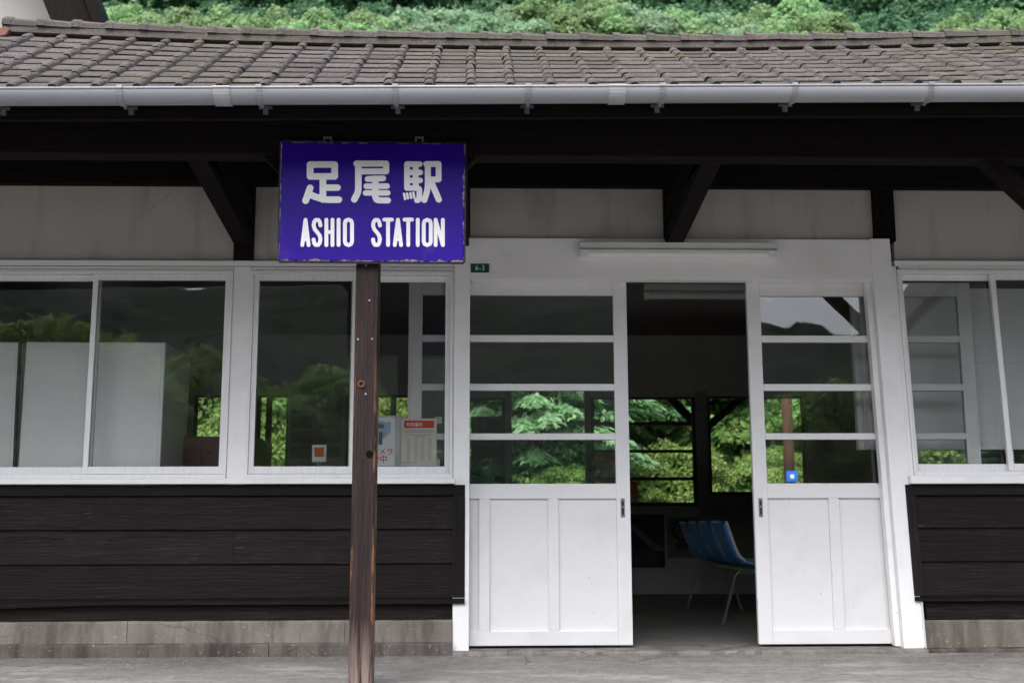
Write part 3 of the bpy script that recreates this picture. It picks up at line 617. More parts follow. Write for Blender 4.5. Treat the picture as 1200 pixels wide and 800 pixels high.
# back wall with its openings: (px0, px1, py_top, py_bottom)
XBk = lambda px, py=520: X(px, py, YB)
ZBk = lambda py, px=700: Z(py, px, YB)
opens = [(60,150,463,592),(225,276,463,592),(300,338,463,592),(438,486,463,592),(538,592,466,592),(599.5,686,457,700),(693,816,465,592.5),(830,945,464,580),(1060,1150,464,580),(1230,1330,464,580)]
BW = box('back_wall', M['intwall'], B, XL, XR, YB, YB+.1, ZBk(457), 2.9)
last = XL
ob = sorted(opens)
for i, (a, b, t, bt) in enumerate(ob):
    xa, xb = XBk(a), XBk(b)
    MB().box(last, xa, YB, YB+.1, -.2, ZBk(457)-.0005).build('wall_pier', M['intdark'] if i > 3 else M['intwall'], BW)
    if t > 457.5: MB().box(xa, xb, YB, YB+.1, ZBk(t), ZBk(457)-.0005).build('wall_head', M['intwall'], BW)
    if bt < 690: MB().box(xa, xb, YB, YB+.1, -.2, ZBk(bt)).build('wall_apron', M['intwall'] if i == 6 else M['intdark'], BW)
    last = xb
MB().box(last, XR, YB, YB+.1, -.2, ZBk(457)-.0005).build('wall_pier', M['intwall'], BW)
# back windows
def back_window(i, muntins, vert=()):
    a, b, t, bt = ob[i]; x0, x1, z0, z1 = XBk(a), XBk(b), ZBk(bt), ZBk(t)
    Wb = empty('back_window', ((x0+x1)/2, YB, z0)); Wb.parent = B; c = Vector(Wb.location); s = MB(); t_ = .035
    s.box(x0, x0+t_, YB+.02, YB+.06, z0, z1); s.box(x1-t_, x1, YB+.02, YB+.06, z0, z1); s.box(x0+t_, x1-t_, YB+.02, YB+.06, z1-t_*.6, z1); s.box(x0+t_, x1-t_, YB+.02, YB+.06, z0, z0+t_)
    for py in muntins: s.box(x0+t_, x1-t_, YB+.022, YB+.058, ZBk(py)-.016, ZBk(py)+.016)
    for px in vert: s.box(XBk(px)-.03, XBk(px)+.03, YB+.024, YB+.056, z0+t_, z1-t_*.6)
    s.v = [(v[0]-c.x, v[1]-c.y, v[2]-c.z) for v in s.v]; s.build('frame', M['frame_dark'], Wb)
    g = MB(); g.box(x0+t_-c.x, x1-t_-c.x, .038, .042, t_, z1-t_*.6-c.z); g.build('pane', M['glass'], Wb)
for i in range(len(ob)):
    if i in (5,): continue
    back_window(i, (496, 528.3, 560.7) if i == 6 else (), {2: (313.5,), 3: (460,)}.get(i, ()))
# platform-side canopy seen through the back windows: post, braces, roof edge
PX = X(824, 520, 7.4); 
box('platform_post', M['darkwood_z'], B, PX-.07, PX+.07, 7.33, 7.47, GZ, 2.5)
MB().bar((PX, 7.4, Z(505, 824, 7.4)), (X(884, 455, 7.4)+.2, 7.4, Z(455, 884, 7.4)+.2), .09, .10, (0,1,0)).build('platform_brace', M['darkwood'], B)
MB().bar((PX, 7.4, Z(505, 824, 7.4)), (X(780, 460, 7.4)-.2, 7.4, Z(460, 780, 7.4)+.2), .09, .10, (0,1,0)).build('platform_brace', M['darkwood'], B)
box('platform_canopy', M['darkwood'], B, XL, XR, YB+.11, 8.3, 2.5, 2.62)

# ---- eaves: beam, posts, braces, rafters, fascia
YP = -1.36
bz0 = Z(182.5, 600, YP-.06); bz1 = bz0+.21
box('canopy_beam', M['darkwood'], B, XL, XR, YP-.06, YP+.06, bz0, bz1, .006)
xp = X(428.5, 420, YP-.06); pw = .0530
PO = MB().box(xp-pw, xp+pw, YP-.061, YP+.059, GZ-.02, bz0-.0005).build('canopy_post', M['post'], B, .006)
xp2 = X(1296, 420, YP-.06)
MB().box(xp2-pw, xp2+pw, YP-.061, YP+.059, GZ-.02, bz0-.0005).build('canopy_post', M['post'], B, .006)
MB().box(X(-390, 420, YP-.06)-pw, X(-390, 420, YP-.06)+pw, YP-.061, YP+.059, GZ-.02, bz0-.0005).build('canopy_post', M['post'], B, .006)
# nails, a screw eye and a knot on the near post
for px, py in ((419.5,397.5),(436,397),(433,352),(428.5,461.5),(429,311)):
    x, z = U(px, py, YP-.061); MB().tube([(x, YP-.066, z), (x, YP-.058, z)], .0052, 8).build('nail', M['strap'], PO)
x, z = U(423.5, 450, YP-.061); ev = MB(); ev.tube([(x+.014*math.cos(a*.7), YP-.066, z+.014*math.sin(a*.7)) for a in range(10)], .004, 6); ev.build('screw_eye', m_plain('rusty_brass', (.16,.075,.03), .6, .4), PO)
x, z = U(433, 532, YP-.061); kn = MB(); kn.tube([(x, YP-.0635, z), (x, YP-.055, z)], .017, 10); kn.build('knot', m_plain('dark_knot', (.006,.004,.004), .9, 0, .05), PO)
def par_brace(xc, sgn):       # brace in the plane of the beam, from post to beam
    MB().bar((xc+sgn*.0, YP+.005, bz0-.46), (xc+sgn*.52, YP+.005, bz0+.06), .075, .09, (0,1,0)).build('brace', M['darkwood'], B, .004)
for xc in (xp, xp2): par_brace(xc, -1); par_brace(xc, 1)
def out_brace(px):            # brace from a wall post out to the beam
    x = X(px, 260); MB().bar((x, -.02, Z(283, px)), (x, YP+.02, bz0+.10), .085, .10, (1,0,0)).build('brace', M['darkwood'], B, .004)
    MB().box(x-.05, x+.05, YP+.061, -.061, bz0+.06, bz0+.19).build('tie_beam', M['darkwood'], B, .004)
for px in (288, 540, 787.5): out_brace(px)
# roof frame lines: eave and ridge are taken along the building, with the old roof's slight sag
YE, YR = -1.85, -0.80
def lerp(t, pts):
    for (a, p), (b, q) in zip(pts[:-1], pts[1:]):
        if t <= b or (b, q) == pts[-1]: return p+(q-p)*(t-a)/(b-a)
rid = [(X(p, y, YR), Z(y, p, YR)) for p, y in ((-200,35),(10,40),(127,45),(250,50),(400,54),(550,56.5),(700,58.5),(850,59),(1000,56.5),(1100,54.5),(1200,52),(1450,50))]
eav = [(X(p, y, YE), Z(y, p, YE)) for p, y in ((-200,108),(0,108),(300,107),(600,106),(900,104.5),(1200,102.5),(1450,101))]
zr = lambda x: lerp(x, rid); ze = lambda x: lerp(x, eav)
# soffit and structural deck
dk = MB(); n = 40
vs = []; fs = []
for k in range(n+1):
    x = XL+(XR-XL)*k/n; a, b = ze(x)-.03, zr(x)-.03
    vs += [(x, YE+.01, a), (x, YR, b), (x, YB+.9, 2.80), (x, YB+.9, 2.735), (x, YR, b-.06), (x, YE+.01, a-.035)]
for k in range(n):
    for q in range(6): fs.append((k*6+q, (k+1)*6+q, (k+1)*6+(q+1) % 6, k*6+(q+1) % 6))
fs += [tuple(range(5,-1,-1)), tuple(n*6+q for q in range(6))]
dk.add(vs, [tuple(reversed(f)) for f in fs]); ROOF = dk.build('roof', M['darkwood'], B)
box('gable_end', M['intwall'], B, XL-.1, XL, -.0, YB+.1, 2.9, 2.91)
k = 0; x = X(-150, 130, YE)
while x < X(1380, 130, YE):
    MB().bar((x, YE+.09, ze(x)-.070), (x, YR, zr(x)-.10), .05, .07, (1,0,0)).build('rafter', M['darkwood'], B); x += .455
fz1, fz0 = Z(118, 600, YE+.05), Z(142.5, 600, YE+.05)
fa = MB(); xa, xb = XL, XR
dz = lambda x: ze(x)-ze(X(600, 106, YE))
fa.prism_xz([(xa, fz0+dz(xa)), (xb, fz0+dz(xb)), (xb, fz1+.03+dz(xb)), (xa, fz1+.03+dz(xa))], YE+.05, YE+.08); fa.build('fascia', M['darkwood'], B, .003)
# ---- gutter
YG = YE-.075; rg = .056
gz = lambda x: Z(101.2, 600, YG-rg)+(x-X(600, 102, YG-rg))*((Z(98.5, 1200, YG-rg)-Z(103, 0, YG-rg))/(X(1200, 98.5, YG-rg)-X(0, 103, YG-rg)))
def half_round(x0, x1, r, th, bead=True, n=12):
    b = MB()
    for (xa_, xb_) in ((x0, x1),):
        vs = []; fs = []
        prof = [(-r*math.cos(math.pi*i/n), -r*math.sin(math.pi*i/n)) for i in range(n+1)]; prof2 = [(y*(r-th)/r, z*(r-th)/r) for y, z in prof]
        ring = prof+prof2[::-1]
        for x in (xa_, xb_): vs += [(x, YG+y, gz(x)+z) for y, z in ring]
        m_ = len(ring)
        for i in range(m_): fs.append((i, i+m_, (i+1) % m_+m_, (i+1) % m_))
        fs += [tuple(range(m_-1, -1, -1)), tuple(range(m_, 2*m_))]; b.add(vs, fs)
        if bead: b.tube([(xa_, YG-r, gz(xa_)), (xb_, YG-r, gz(xb_))], .0055, 8)
    return b
GU = half_round(XL, XR, rg, .003).build('gutter', M['gutter'], B); 
for p in GU.data.polygons: p.use_smooth = len(p.vertices) == 4
for px in (259, 724): 
    x = X(px, 110, YG-rg); half_round(x-.036, x+.036, rg+.005, .005).build('joint_collar', m_plain('pale_gutter_collar', (.34,.34,.365), .3), GU)
for px in (-15, 140, 303, 463, 619.5, 777, 932, 1092, 1250):
    x = X(px, 110, YG-rg); st = half_round(x-.011, x+.011, rg+.0045, .0035, False); st.box(x-.012, x+.012, YG-rg-.010, YG-rg+.004, gz(x)-.004, gz(x)+.010)
    br = st.build('gutter_bracket', M['strap'], GU)
    c = MB(); zc = fz1+dz(x)-.012
    c.box(x-.011, x+.011, YE+.036, YE+.0495, zc-.050, zc+.03); c.box(x-.030, x+.030, YE+.030, YE+.0355, zc-.030, zc-.016)
    c.bar((x, YE+.04, zc+.0), (x, YG+.03, gz(x)-rg-.0), .012, .012); c.build('bracket_arm', M['steel'], GU)
# ---- roof tiles
rows, pitch = 9, None
p0 = X(553, 56, YR); pitch = X(592, 56.5, YR)-p0
def tile_mesh():
    W_ = pitch; sl = math.hypot(YR-YE, zr(0)-ze(0))/rows; Ln = sl*1.28; th = .017
    prof = [(-.49,-.003),(-.46,.0),(-.10,-.001),(.20,.0),(.255,-.001),(.272,.003),(.29,.012),(.325,.0185),(.39,.0205),(.455,.0185),(.49,.012),(.508,.001),(.515,-.006)]
    vs = []; fs = []; n_ = len(prof)
    # y runs up the slope; tile front edge at y=0 is rounded over
    for y, dz_, in ((0.002,-th*.85),(-.005,-th*.40),(.007,.0),(Ln*.45,.001),(Ln,-.008)):
        for x, z in prof: vs.append((x*W_, y, z+dz_+th))
    for j in range(4):
        for i in range(n_-1): fs.append((j*n_+i, j*n_+i+1, (j+1)*n_+i+1, (j+1)*n_+i))
    o = len(vs); vs += [(prof[0][0]*W_, 0, -.006), (prof[-1][0]*W_, 0, -.006), (prof[-1][0]*W_, Ln, -.006), (prof[0][0]*W_, Ln, -.006)]
    fs += [tuple([o]+[o+1]+list(range(n_-1, -1, -1))), (o, o+3, o+2, o+1), (o+3, o, 0, n_, 2*n_, 3*n_, 4*n_), (o+1, o+2, 5*n_-1, 4*n_-1, 3*n_-1, 2*n_-1, n_-1)]
    me = bpy.data.meshes.new('tile'); me.from_pydata(vs, [], fs); me.materials.append(M['tile'])
    return me
TM = tile_mesh(); TM.update()
extra = MB(); trand = random.Random(3)
c_lo = int((X(0, 40, YR)-p0)/pitch)-1; c_hi = int((X(1200, 40, YR)-p0)/pitch)+1
ntile = 0
tv = [v.co.copy() for v in TM.vertices]; tf = [tuple(p.vertices) for p in TM.polygons]
for c in range(c_lo-14, c_hi+16):
    for r in range(rows):
        xc = p0+c*pitch-.39*pitch
        e = Vector((xc, YE-.045, ze(xc)-.012)); rd = Vector((xc, YR, zr(xc)-.012)); d = (rd-e); up = d.normalized()
        dx = .3; xd = Vector((1, 0, ((zr(xc+dx)-zr(xc-dx))*r/rows+(ze(xc+dx)-ze(xc-dx))*(1-r/rows))/(2*dx))).normalized(); nn = xd.cross(up).normalized(); up = nn.cross(xd)
        p = e+d*(r/rows)
        tl = .055+trand.uniform(-.018, .018); ry = trand.uniform(-.028, .028); sx = trand.uniform(-.005, .005)
        mt = Matrix(((xd.x, up.x, nn.x, p.x+sx), (xd.y, up.y, nn.y, p.y), (xd.z, up.z, nn.z, p.z), (0,0,0,1))) @ Matrix.Rotation(-tl, 4, 'X') @ Matrix.Rotation(ry, 4, 'Z')
        # projected inside the frame?
        q = np.array(p)-CAM; zz = q@CF; sxp = 600+FPX*(q@CR)/zz
        if -35 < sxp < 1235 and ntile < 300:
            o = bpy.data.objects.new('tile', TM); col.objects.link(o); o.parent = ROOF; o.matrix_world = mt; o.matrix_basis = mt; ntile += 1
        else: extra.add([mt @ v for v in tv], tf)
extra.build('tiles_beyond', M['tile'], ROOF, kind='stuff')
print('tiles', ntile)
# ridge: a low mortar course and overlapping cap tiles
xr0 = X(10, 34, YR)
rc = MB(); vs = []; fs = []; n = 60
for k in range(n+1):
    x = xr0+(XR-xr0)*k/n; z = zr(x)
    vs += [(x, YR-.080, z-.02), (x, YR-.080, z+.016), (x, YR+.075, z+.016), (x, YR+.075, z-.05)]
for k in range(n):
    for q in range(4): fs.append((k*4+q, k*4+(q+1) % 4, (k+1)*4+(q+1) % 4, (k+1)*4+q))
fs += [(0,1,2,3)[::-1], tuple(n*4+q for q in range(4))]
rc.add(vs, [tuple(reversed(f)) for f in fs]); rc.build('ridge_course', M['tile'], ROOF)
def cap_mesh():
    L_ = pitch*1.04; vs = []; fs = []
    prof = lambda s, h: [(-.088*s, 0), (-.086*s, .028+h*.6), (-.045*s, .055+h), (.045*s, .055+h), (.086*s, .028+h*.6), (.088*s, 0)]
    st = [(0, 1.05, .007), (.040, 1.05, .006), (.050, 1.0, .0), (L_, .96, -.006)]
    for x, s, h in st: vs += [(x, y, z) for y, z in prof(s, h)]
    for j in range(3):
        for i in range(5): fs.append((j*6+i, j*6+i+1, (j+1)*6+i+1, (j+1)*6+i))
    fs += [(5,4,3,2,1,0), (18,19,20,21,22,23)]
    fs = [tuple(reversed(f)) for f in fs]
    me = bpy.data.meshes.new('ridge_tile'); me.from_pydata(vs, [], fs); me.materials.append(M['tile']); return me
CM = cap_mesh()
x = xr0
while x < XR-.3:
    o = bpy.data.objects.new('ridge_tile', CM); col.objects.link(o); o.parent = ROOF
    sl_ = (zr(x+.15)-zr(x))/.15
    o.matrix_basis = Matrix.Translation((x, YR+trand.uniform(-.004,.004), zr(x)+.0165)) @ Matrix.Rotation(-math.atan(sl_)+trand.uniform(-.02,.02), 4, 'Y') @ Matrix.Rotation(trand.uniform(-.015,.015), 4, 'Z'); x += pitch
vt = MB(); xa = X(-14, 40, YR); xb = X(21, 36, YR); zz = Z(42, 10, YR-.05)
vt.prism_xz([(xa-.5, zz-.16), (xb-.02, zz-.02), (xb, zz+.015), (xb-.03, zz+.03), (xa-.5, zz-.11)], YR-.10, YR+.06); vt.build('verge_tile', M['rust_tile'], ROOF, .006)

# ================================================================== neighbouring gable at top left
A = empty('gabled_annex', (X(-150, 10, 1.0), 1.0, 2.6)); tag(A, 'white-walled gable with dark overhanging eave rising beside the station roof', 'building')
def arel(mb): c = Vector(A.location); mb.v = [(v[0]-c.x, v[1]-c.y, v[2]-c.z) for v in mb.v]; return mb
ya = 1.0
def ap(px, py, d=.35): return U(px, py, ya+d)
q = [ap(-420, 60), ap(66, 60), ap(62, 28), ap(50, 0), ap(30, -60), ap(-60, -210), ap(-190, -330), ap(-420, -120)]
arel(MB().prism_xz(q, ya+.35, ya+3.2)).build('wall', M['annex_white'], A)
q = [ap(*p, -.35) for p in ((58,70),(108,70),(109,32),(95,-10),(66,-80),(-36,-240),(-190,-385),(-190,-345),(-75,-220),(20,-60),(46,-10),(62,30))]
arel(MB().prism_xz(q, ya-.35, ya+.34)).build('roof_slope', M['darkwood_z'], A)
q = [ap(*p, -.42) for p in ((109.5,70),(120,70),(120,32),(109,-4),(78,-80),(-26,-248),(-190,-398),(-190,-387),(-35.5,-241),(66.5,-80),(95.5,-10),(109.5,32))]
arel(MB().prism_xz(q, ya-.42, ya-.10)).build('bargeboard', M['darkwood_z'], A, .004)
q = [ap(*p, -.35) for p in ((-191,-385),(-460,-130),(-460,-85),(-191,-345))]
arel(MB().prism_xz(q, ya-.35, ya+.34)).build('roof_slope', M['darkwood_z'], A)

# ================================================================== station name sign
YS = YP-.105
SG = empty('station_sign', (X(436, 305, YS), YS, Z(305, 436, YS))); tag(SG, 'violet-blue enamel name sign with white Japanese and English lettering on the post', 'sign')
SC = Vector(SG.location)
def srel(mb): mb.v = [(v[0]-SC.x, v[1]-SC.y, v[2]-SC.z) for v in mb.v]; return mb
q = [U(326.5, 305.5, YS), U(543.5, 307, YS), U(545.0, 168, YS), U(329.0, 165.5, YS)]
plate = srel(MB().prism_xz(q, YS, YS+.022)).build('plate', M['enamel'], SG, .007)
def rel_frame():
    f = MB()
    for a, b in ((0,1),(1,2),(2,3),(3,0)):
        pa, pb = Vector((q[a][0], YS+.012, q[a][1])), Vector((q[b][0], YS+.012, q[b][1])); f.bar(pa, pb, .016, .005, (0,1,0))
    return f
srel(rel_frame()).build('rim', m_plain('rusted_sign_rim', (.030,.018,.06), .6, 0, .3, .4, 30), SG)
bk = MB()
for px in (430-70, 430+70): bk.box(X(px, 240, YS)-.02, X(px, 240, YS)+.02, YS+.0225, YP-.0615, bz0-.22, bz0+.02)
bk.box(xp-.03, xp+.03, YS+.0225, YP-.062, Z(300, 430, YS), Z(180, 430, YS)); srel(bk).build('backing_strap', M['rubber'], SG)
for px in (383, 491):
    h = MB(); x, z = U(px, 166, YS); 
    for a, b, c_, d_ in ((-.02,-.012,-.02,.032),(.012,.02,-.02,.032),(-.012,.012,.024,.032)): h.box(x+a, x+b, YS+.0225, YS+.032, z+c_, z+d_)
    srel(h).build('hanger', M['steel'], SG)
LAY = [0]
def stroke(mb, pts, w, y0):
    # rounded-end stroke: one flat outlined polygon per segment plus round caps, each layer a hair proud of the last
    n = 10
    for i in range(len(pts)):
        LAY[0] += 1; y = y0-.00006*(LAY[0] % 60); x, z = pts[i]
        mb.prism_xz([(x+w/2*math.cos(2*math.pi*k/(2*n)), z+w/2*math.sin(2*math.pi*k/(2*n))) for k in range(2*n)], y, y0+.0012)
        if i+1 < len(pts):
            LAY[0] += 1; y = y0-.00006*(LAY[0] % 60); a = Vector(pts[i]); b = Vector(pts[i+1]); d = (b-a)
            if d.length < 1e-6: continue
            d.normalize(); nn = Vector((-d.y, d.x))*w/2
            mb.prism_xz([(a-nn)[:], (b-nn)[:], (b+nn)[:], (a+nn)[:]], y, y0+.0012)
def glyph(name, strokes, org, sc, ww):
    mb = MB(); mpx = 1/(FPX/(YS-CAM[1]))*.985
    for s in strokes:
        w = ww
        if isinstance(s[0], (int, float)): w = s[0]; s = s[1:]
        pts = [U(org[0]+x/sc, org[1]+y/sc, YS) for x, y in s]; stroke(mb, pts, w/sc*mpx, YS-.0012)
    srel(mb).build(name, M['letter'], SG)
K = 10.664
glyph('character', [[(410,298),(716,298),(716,447),(410,447),(410,298)], [(570,447),(570,735)], [84,(570,587),(752,587)], [(410,590),(392,645),(355,750)], [(405,672),(470,700),(540,722),(620,737),(768,738)]], (325,165), K, 87)
glyph('character', [[80,(990,288),(1360,288),(1360,384),(1020,384)], [84,(1013,288),(1013,610),(1002,660),(963,735)], [76,(1130,480),(1323,472)], [74,(1113,570),(1371,570)], [72,(1104,654),(1380,654)], [82,(1225,475),(1225,700),(1240,735),(1265,745),(1380,745)]], (325,165), K, 80)
glyph('character', [[75,(448,293),(605,293)], [75,(448,293),(448,592)], [76,(556,293),(556,592)], [75,(448,397),(612,397)], [72,(448,497),(612,497)], [72,(448,592),(590,592),(602,610),(602,725),(590,742),(570,745)],
   [32,(411,665),(424,730)], [32,(449,662),(459,720)], [32,(490,657),(500,715)], [32,(528,652),(536,708)],
   [76,(688,293),(842,293),(842,485),(745,485)], [78,(708,293),(708,560),(697,640),(665,742)], [80,(745,500),(790,610),(845,737)]], (435,165), K, 76)
S_ = lambda cx, hw=22: [(cx+hw,160),(cx+hw-5,137),(cx+9,125),(cx-9,125),(cx-hw+4,137),(cx-hw,160),(cx-hw+8,185),(cx+2,204),(cx+hw-5,224),(cx+hw,248),(cx+hw-5,272),(cx+9,284),(cx-9,284),(cx-hw+4,272),(cx-hw,250)]
O_ = lambda a, b: [(a,146),(a+6,130),((a+b)/2,123),(b-6,130),(b,146),(b,262),(b-6,278),((a+b)/2,285),(a+6,278),(a,262),(a,146)]
A_ = lambda c: [[(c-20,285),(c,124),(c+20,285)], [(c-14,248),(c+14,248)]]
T_ = lambda c, h: [[(c-h,123),(c+h,123)], [(c,123),(c,285)]]
words = [A_(180), [S_(254)], [[(314,124),(314,285)], [(353,124),(353,285)], [(314,203),(353,203)]], [[(392,124),(392,285)]], [O_(432,478)],
  [S_(634)], T_(708,24), A_(771), T_(837,24), [[(898,124),(898,285)]], [O_(936,981)], [[(1012,285),(1012,124),(1058,285),(1058,124)]]]
for wd in words: glyph('letter', wd, (325,235), 5.4545, 25.2)

# ================================================================== text helper for small print
def text(name, body, mat, parent, x, y, z, size, ext=.0003, align='CENTER', bold=0.0):
    cu = bpy.data.curves.new(name, 'FONT'); cu.body = body; cu.size = size; cu.extrude = ext; cu.align_x = align; cu.align_y = 'CENTER'; cu.offset = bold; cu.resolution_u = 3
    t = bpy.data.objects.new(name, cu); col.objects.link(t); bpy.context.view_layer.update()
    me = bpy.data.meshes.new_from_object(t.evaluated_get(bpy.context.evaluated_depsgraph_get())); bpy.data.objects.remove(t)
    me.materials.clear(); me.materials.append(mat); o = link(name, me, parent); o.rotation_euler = (R(90), 0, 0); o.location = (x, y, z); return o
# green house-number plate
x0, z0 = U(551.8, 319.5, -.028); x1, z1 = U(573.2, 309.2, -.028)
NP = empty('number_plate', ((x0+x1)/2, -.0325, z0)); tag(NP, 'small green plate reading 6-3 on the white lintel left of the doors', 'sign')
MB().box(-(x1-x0)/2, (x1-x0)/2, -.001, .004, 0, z1-z0).build('plate', M['green_plate'], NP, .001)
text('lettering', '6-3', M['paper_w'], NP, 0, -.0013, (z1-z0)/2, .045)
# outdoor strip lamp over the doors, switched off
def strip_lamp(x0, x1, y, zt, h, d, label, cat='lamp'):
    L0 = empty('strip_lamp', ((x0+x1)/2, y, zt)); tag(L0, label, cat); hw = (x1-x0)/2
    MB().prism_yz([(-d*.35, 0), (d*.35, 0), (d*.35, -h*.45), (d*.5, -h*.62), (-d*.5, -h*.62), (-d*.35, -h*.45)][::-1], -hw, hw).build('housing', M['lampmetal'], L0, .002)
    MB().tube([(-hw+.04, 0, -h*.80), (hw-.04, 0, -h*.80)], h*.20, 12).build('tube', M['tubeglass'], L0, smooth=False)
    for s in (-1, 1): MB().box(s*(hw-.045), s*hw, -d*.28, d*.28, -h*1.02, -h*.625).build('socket', M['lampmetal'], L0, .002)
strip_lamp(X(678, 293), X(905, 293), -.075, Z(286, 790, -.06), .082, .09, 'long white fluorescent lamp, unlit, fixed above the doorway')
strip_lamp(X(754, 343, 1.9), X(905, 343, 1.9), 1.9, Z(334, 800, 1.9), .11, .13, 'unlit strip lamp hanging indoors just inside the doorway')

# ================================================================== things seen through the glass
def cabinet(x0, x1, y0, y1, zt, label):
    C0 = empty('cabinet', ((x0+x1)/2, (y0+y1)/2, 0)); tag(C0, label, 'cabinet', 'white cabinets inside the left window'); hx, hy = (x1-x0)/2, (y1-y0)/2
    MB().box(-hx, hx, -hy, hy, .04, zt).build('body', M['locker'], C0, .008)
    MB().box(-hx+.03, hx-.03, -hy+.03, hy-.03, 0, .04).build('plinth', M['rubber'], C0)
    MB().box(-hx+.02, hx-.02, -hy-.004, -hy+.001, .12, zt-.05).build('back_panel', M['locker'], C0, .003)
yc = .135
zc = Z(400.5, 100, yc)
cabinet(X(26, 470, yc), X(191, 470, yc), yc, yc+.60, zc, 'tall white cabinet inside the left window with its right side showing')
cabinet(X(-190, 470, yc), X(20, 470, yc), yc, yc+.60, zc-.0, 'tall white cabinet at the left edge, beyond the black cable')
cb = MB(); cb.tube([(X(60,398,yc), yc+.05, zc+.012), (X(34,398,yc), yc+.0, zc+.016), (X(24.5,402,yc), yc-.012, zc+.0), (X(23.5,430,yc), yc-.012, Z(430,23,yc)), (X(20,500,yc), yc-.012, Z(500,20,yc)), (X(18,560,yc), yc-.012, Z(570,18,yc))], .011, 7)
tag(cb.build('cable', M['rubber']), 'black cable hanging in the gap between two white cabinets', 'cable')
mc = empty('low_cupboard', (X(232, 530, .9), .95, 0)); tag(mc, 'low maroon cupboard to the right of the white cabinet indoors', 'cupboard')
MB().box(-.10, .42, -.3, .3, .03, Z(512, 232, .7)).build('body', M['maroon'], mc, .006); MB().box(-.09, .41, -.306, -.3005, .08, Z(520, 232, .7)).build('door', M['maroon'], mc, .003)
# white screen in the right-hand room
ys = 0.30
sx0, sx1 = X(1001, 440, ys), X(1420, 440, ys)
SCN = empty('hanging_screen', ((sx0+sx1)/2, ys, Z(527, 1100, ys))); tag(SCN, 'white framed screen panel hanging inside the right window', 'screen'); hw = (sx1-sx0)/2; zt_ = Z(338, 1100, ys)-Z(527, 1100, ys)
MB().box(-hw+.035, hw-.035, 0, .012, .045, zt_).build('panel', M['screen'], SCN)
fr = MB(); fr.box(-hw, -hw+.035, -.02, .03, 0, zt_+.03); fr.box(hw-.035, hw, -.02, .03, 0, zt_+.03); fr.build('side_rail', M['alu'], SCN, .003)
MB().box(-hw+.036, hw-.036, -.03, .02, -.0, .045).build('bottom_rail', M['alu'], SCN, .003)
zr_ = Z(422, 1100, ys)-Z(527, 1100, ys); MB().box(-hw+.036, hw-.036, -.012, -.0005, zr_-.016, zr_+.016).build('cross_rail', M['alu'], SCN, .002)
hang = MB()
for s in (-1, 1): hang.box(s*hw*.8-.006, s*hw*.8+.006, .0, .012, zt_+.001, 2.715-Z(527, 1100, ys))
hang.build('hanger', M['steel'], SCN)
# camera notice and service notice standing against the middle window
yn = .050
def paper_stand(name, px0, px1, py0, py1, y, d, mat, label, cat):
    x0, z1 = U(px0, py0, y); x1, z0 = U(px1, py1, y); e = empty(name, ((x0+x1)/2, y, z0)); tag(e, label, cat)
    MB().box(-(x1-x0)/2, (x1-x0)/2, 0, d, 0, z1-z0).build('sheet', mat, e, .001); return e, (x1-x0), (z1-z0)
e, w_, h_ = paper_stand('camera_notice', 417, 462.5, 489, 546, .046, .006, M['paper_w'], 'white camera notice with crimson Japanese lettering, half hidden behind the dark post', 'notice')
text('lettering', '防犯カメラ', M['pinkred'], e, .0, -.0006, h_*.29, .043, bold=.0007); text('lettering', '作動中', M['pinkred'], e, .0, -.0006, h_*.135, .049, bold=.0007)
sh = MB(); sh.prism_xz([(-.01, h_*.42), (.045, h_*.55), (.088, h_*.70), (.09, h_*.90), (.02, h_*.93), (-.05, h_*.90), (-.05, h_*.55)], -.0008, -.0002); sh.build('camera_picture', M['skyblue'], e)
sh = MB(); sh.prism_xz([(.020,h_*.44),(.042,h_*.44),(.042,h_*.70),(.020,h_*.70)], -.0014, -.0009); sh.prism_xz([(.0,h_*.76),(.05,h_*.78),(.05,h_*.86),(.0,h_*.88)], -.0014, -.0009); sh.build('camera_drawing', m_plain('blue_grey_print', (.08,.12,.2), .7), e)
bx = MB(); bx.box(-w_/2-.004, w_/2+.036, .007, .16, 0, h_+.012); bx.build('leaflet_box', m_plain('grey_plastic_box', (.50,.53,.55), .5), e, .003)
e, w_, h_ = paper_stand('service_notice', 470.5, 511.5, 490, 546, .044, .004, M['paper'], 'cream notice sheet with a red banner standing in the middle window', 'notice')
MB().box(-w_*.42, w_*.42, -.0008, -.0002, h_*.80, h_*.955).build('banner', M['red'], e)
text('lettering', '列車運行', M['paper_w'], e, -.028, -.0014, h_*.865, .024, bold=.0004)
for k, (a, b, z) in enumerate(((-.40,.40,.745),(-.40,.40,.715),(-.36,.36,.655),(-.2,.2,.615),(-.42,-.05,.085))):
    MB().box(w_*a, w_*b, -.0006, -.0002, h_*z-.0018, h_*z+.0018).build('print_line', M['greyink'], e)
for cx in (-.30, -.10, .10, .30):
    b = MB()
    for k in range(14): b.box(w_*cx-.012+.004*(k % 2), w_*cx+.012-.005*((k*3) % 3), -.0006, -.0002, h_*(.57-.034*k)-.0014, h_*(.57-.034*k)+.0014)
    b.build('timetable_column', M['greyink'], e)
for px, py in ((513.5, 492), (511, 542)):
    x, z = U(px, py, .044); s = MB(); s.box(-.022, .022, 0, .001, -.02, .022); o = s.build('tape', m_plain('pale_tape', (.5,.52,.5), .5), e); o.location = (x-e.location.x, .006, z-e.location.z)
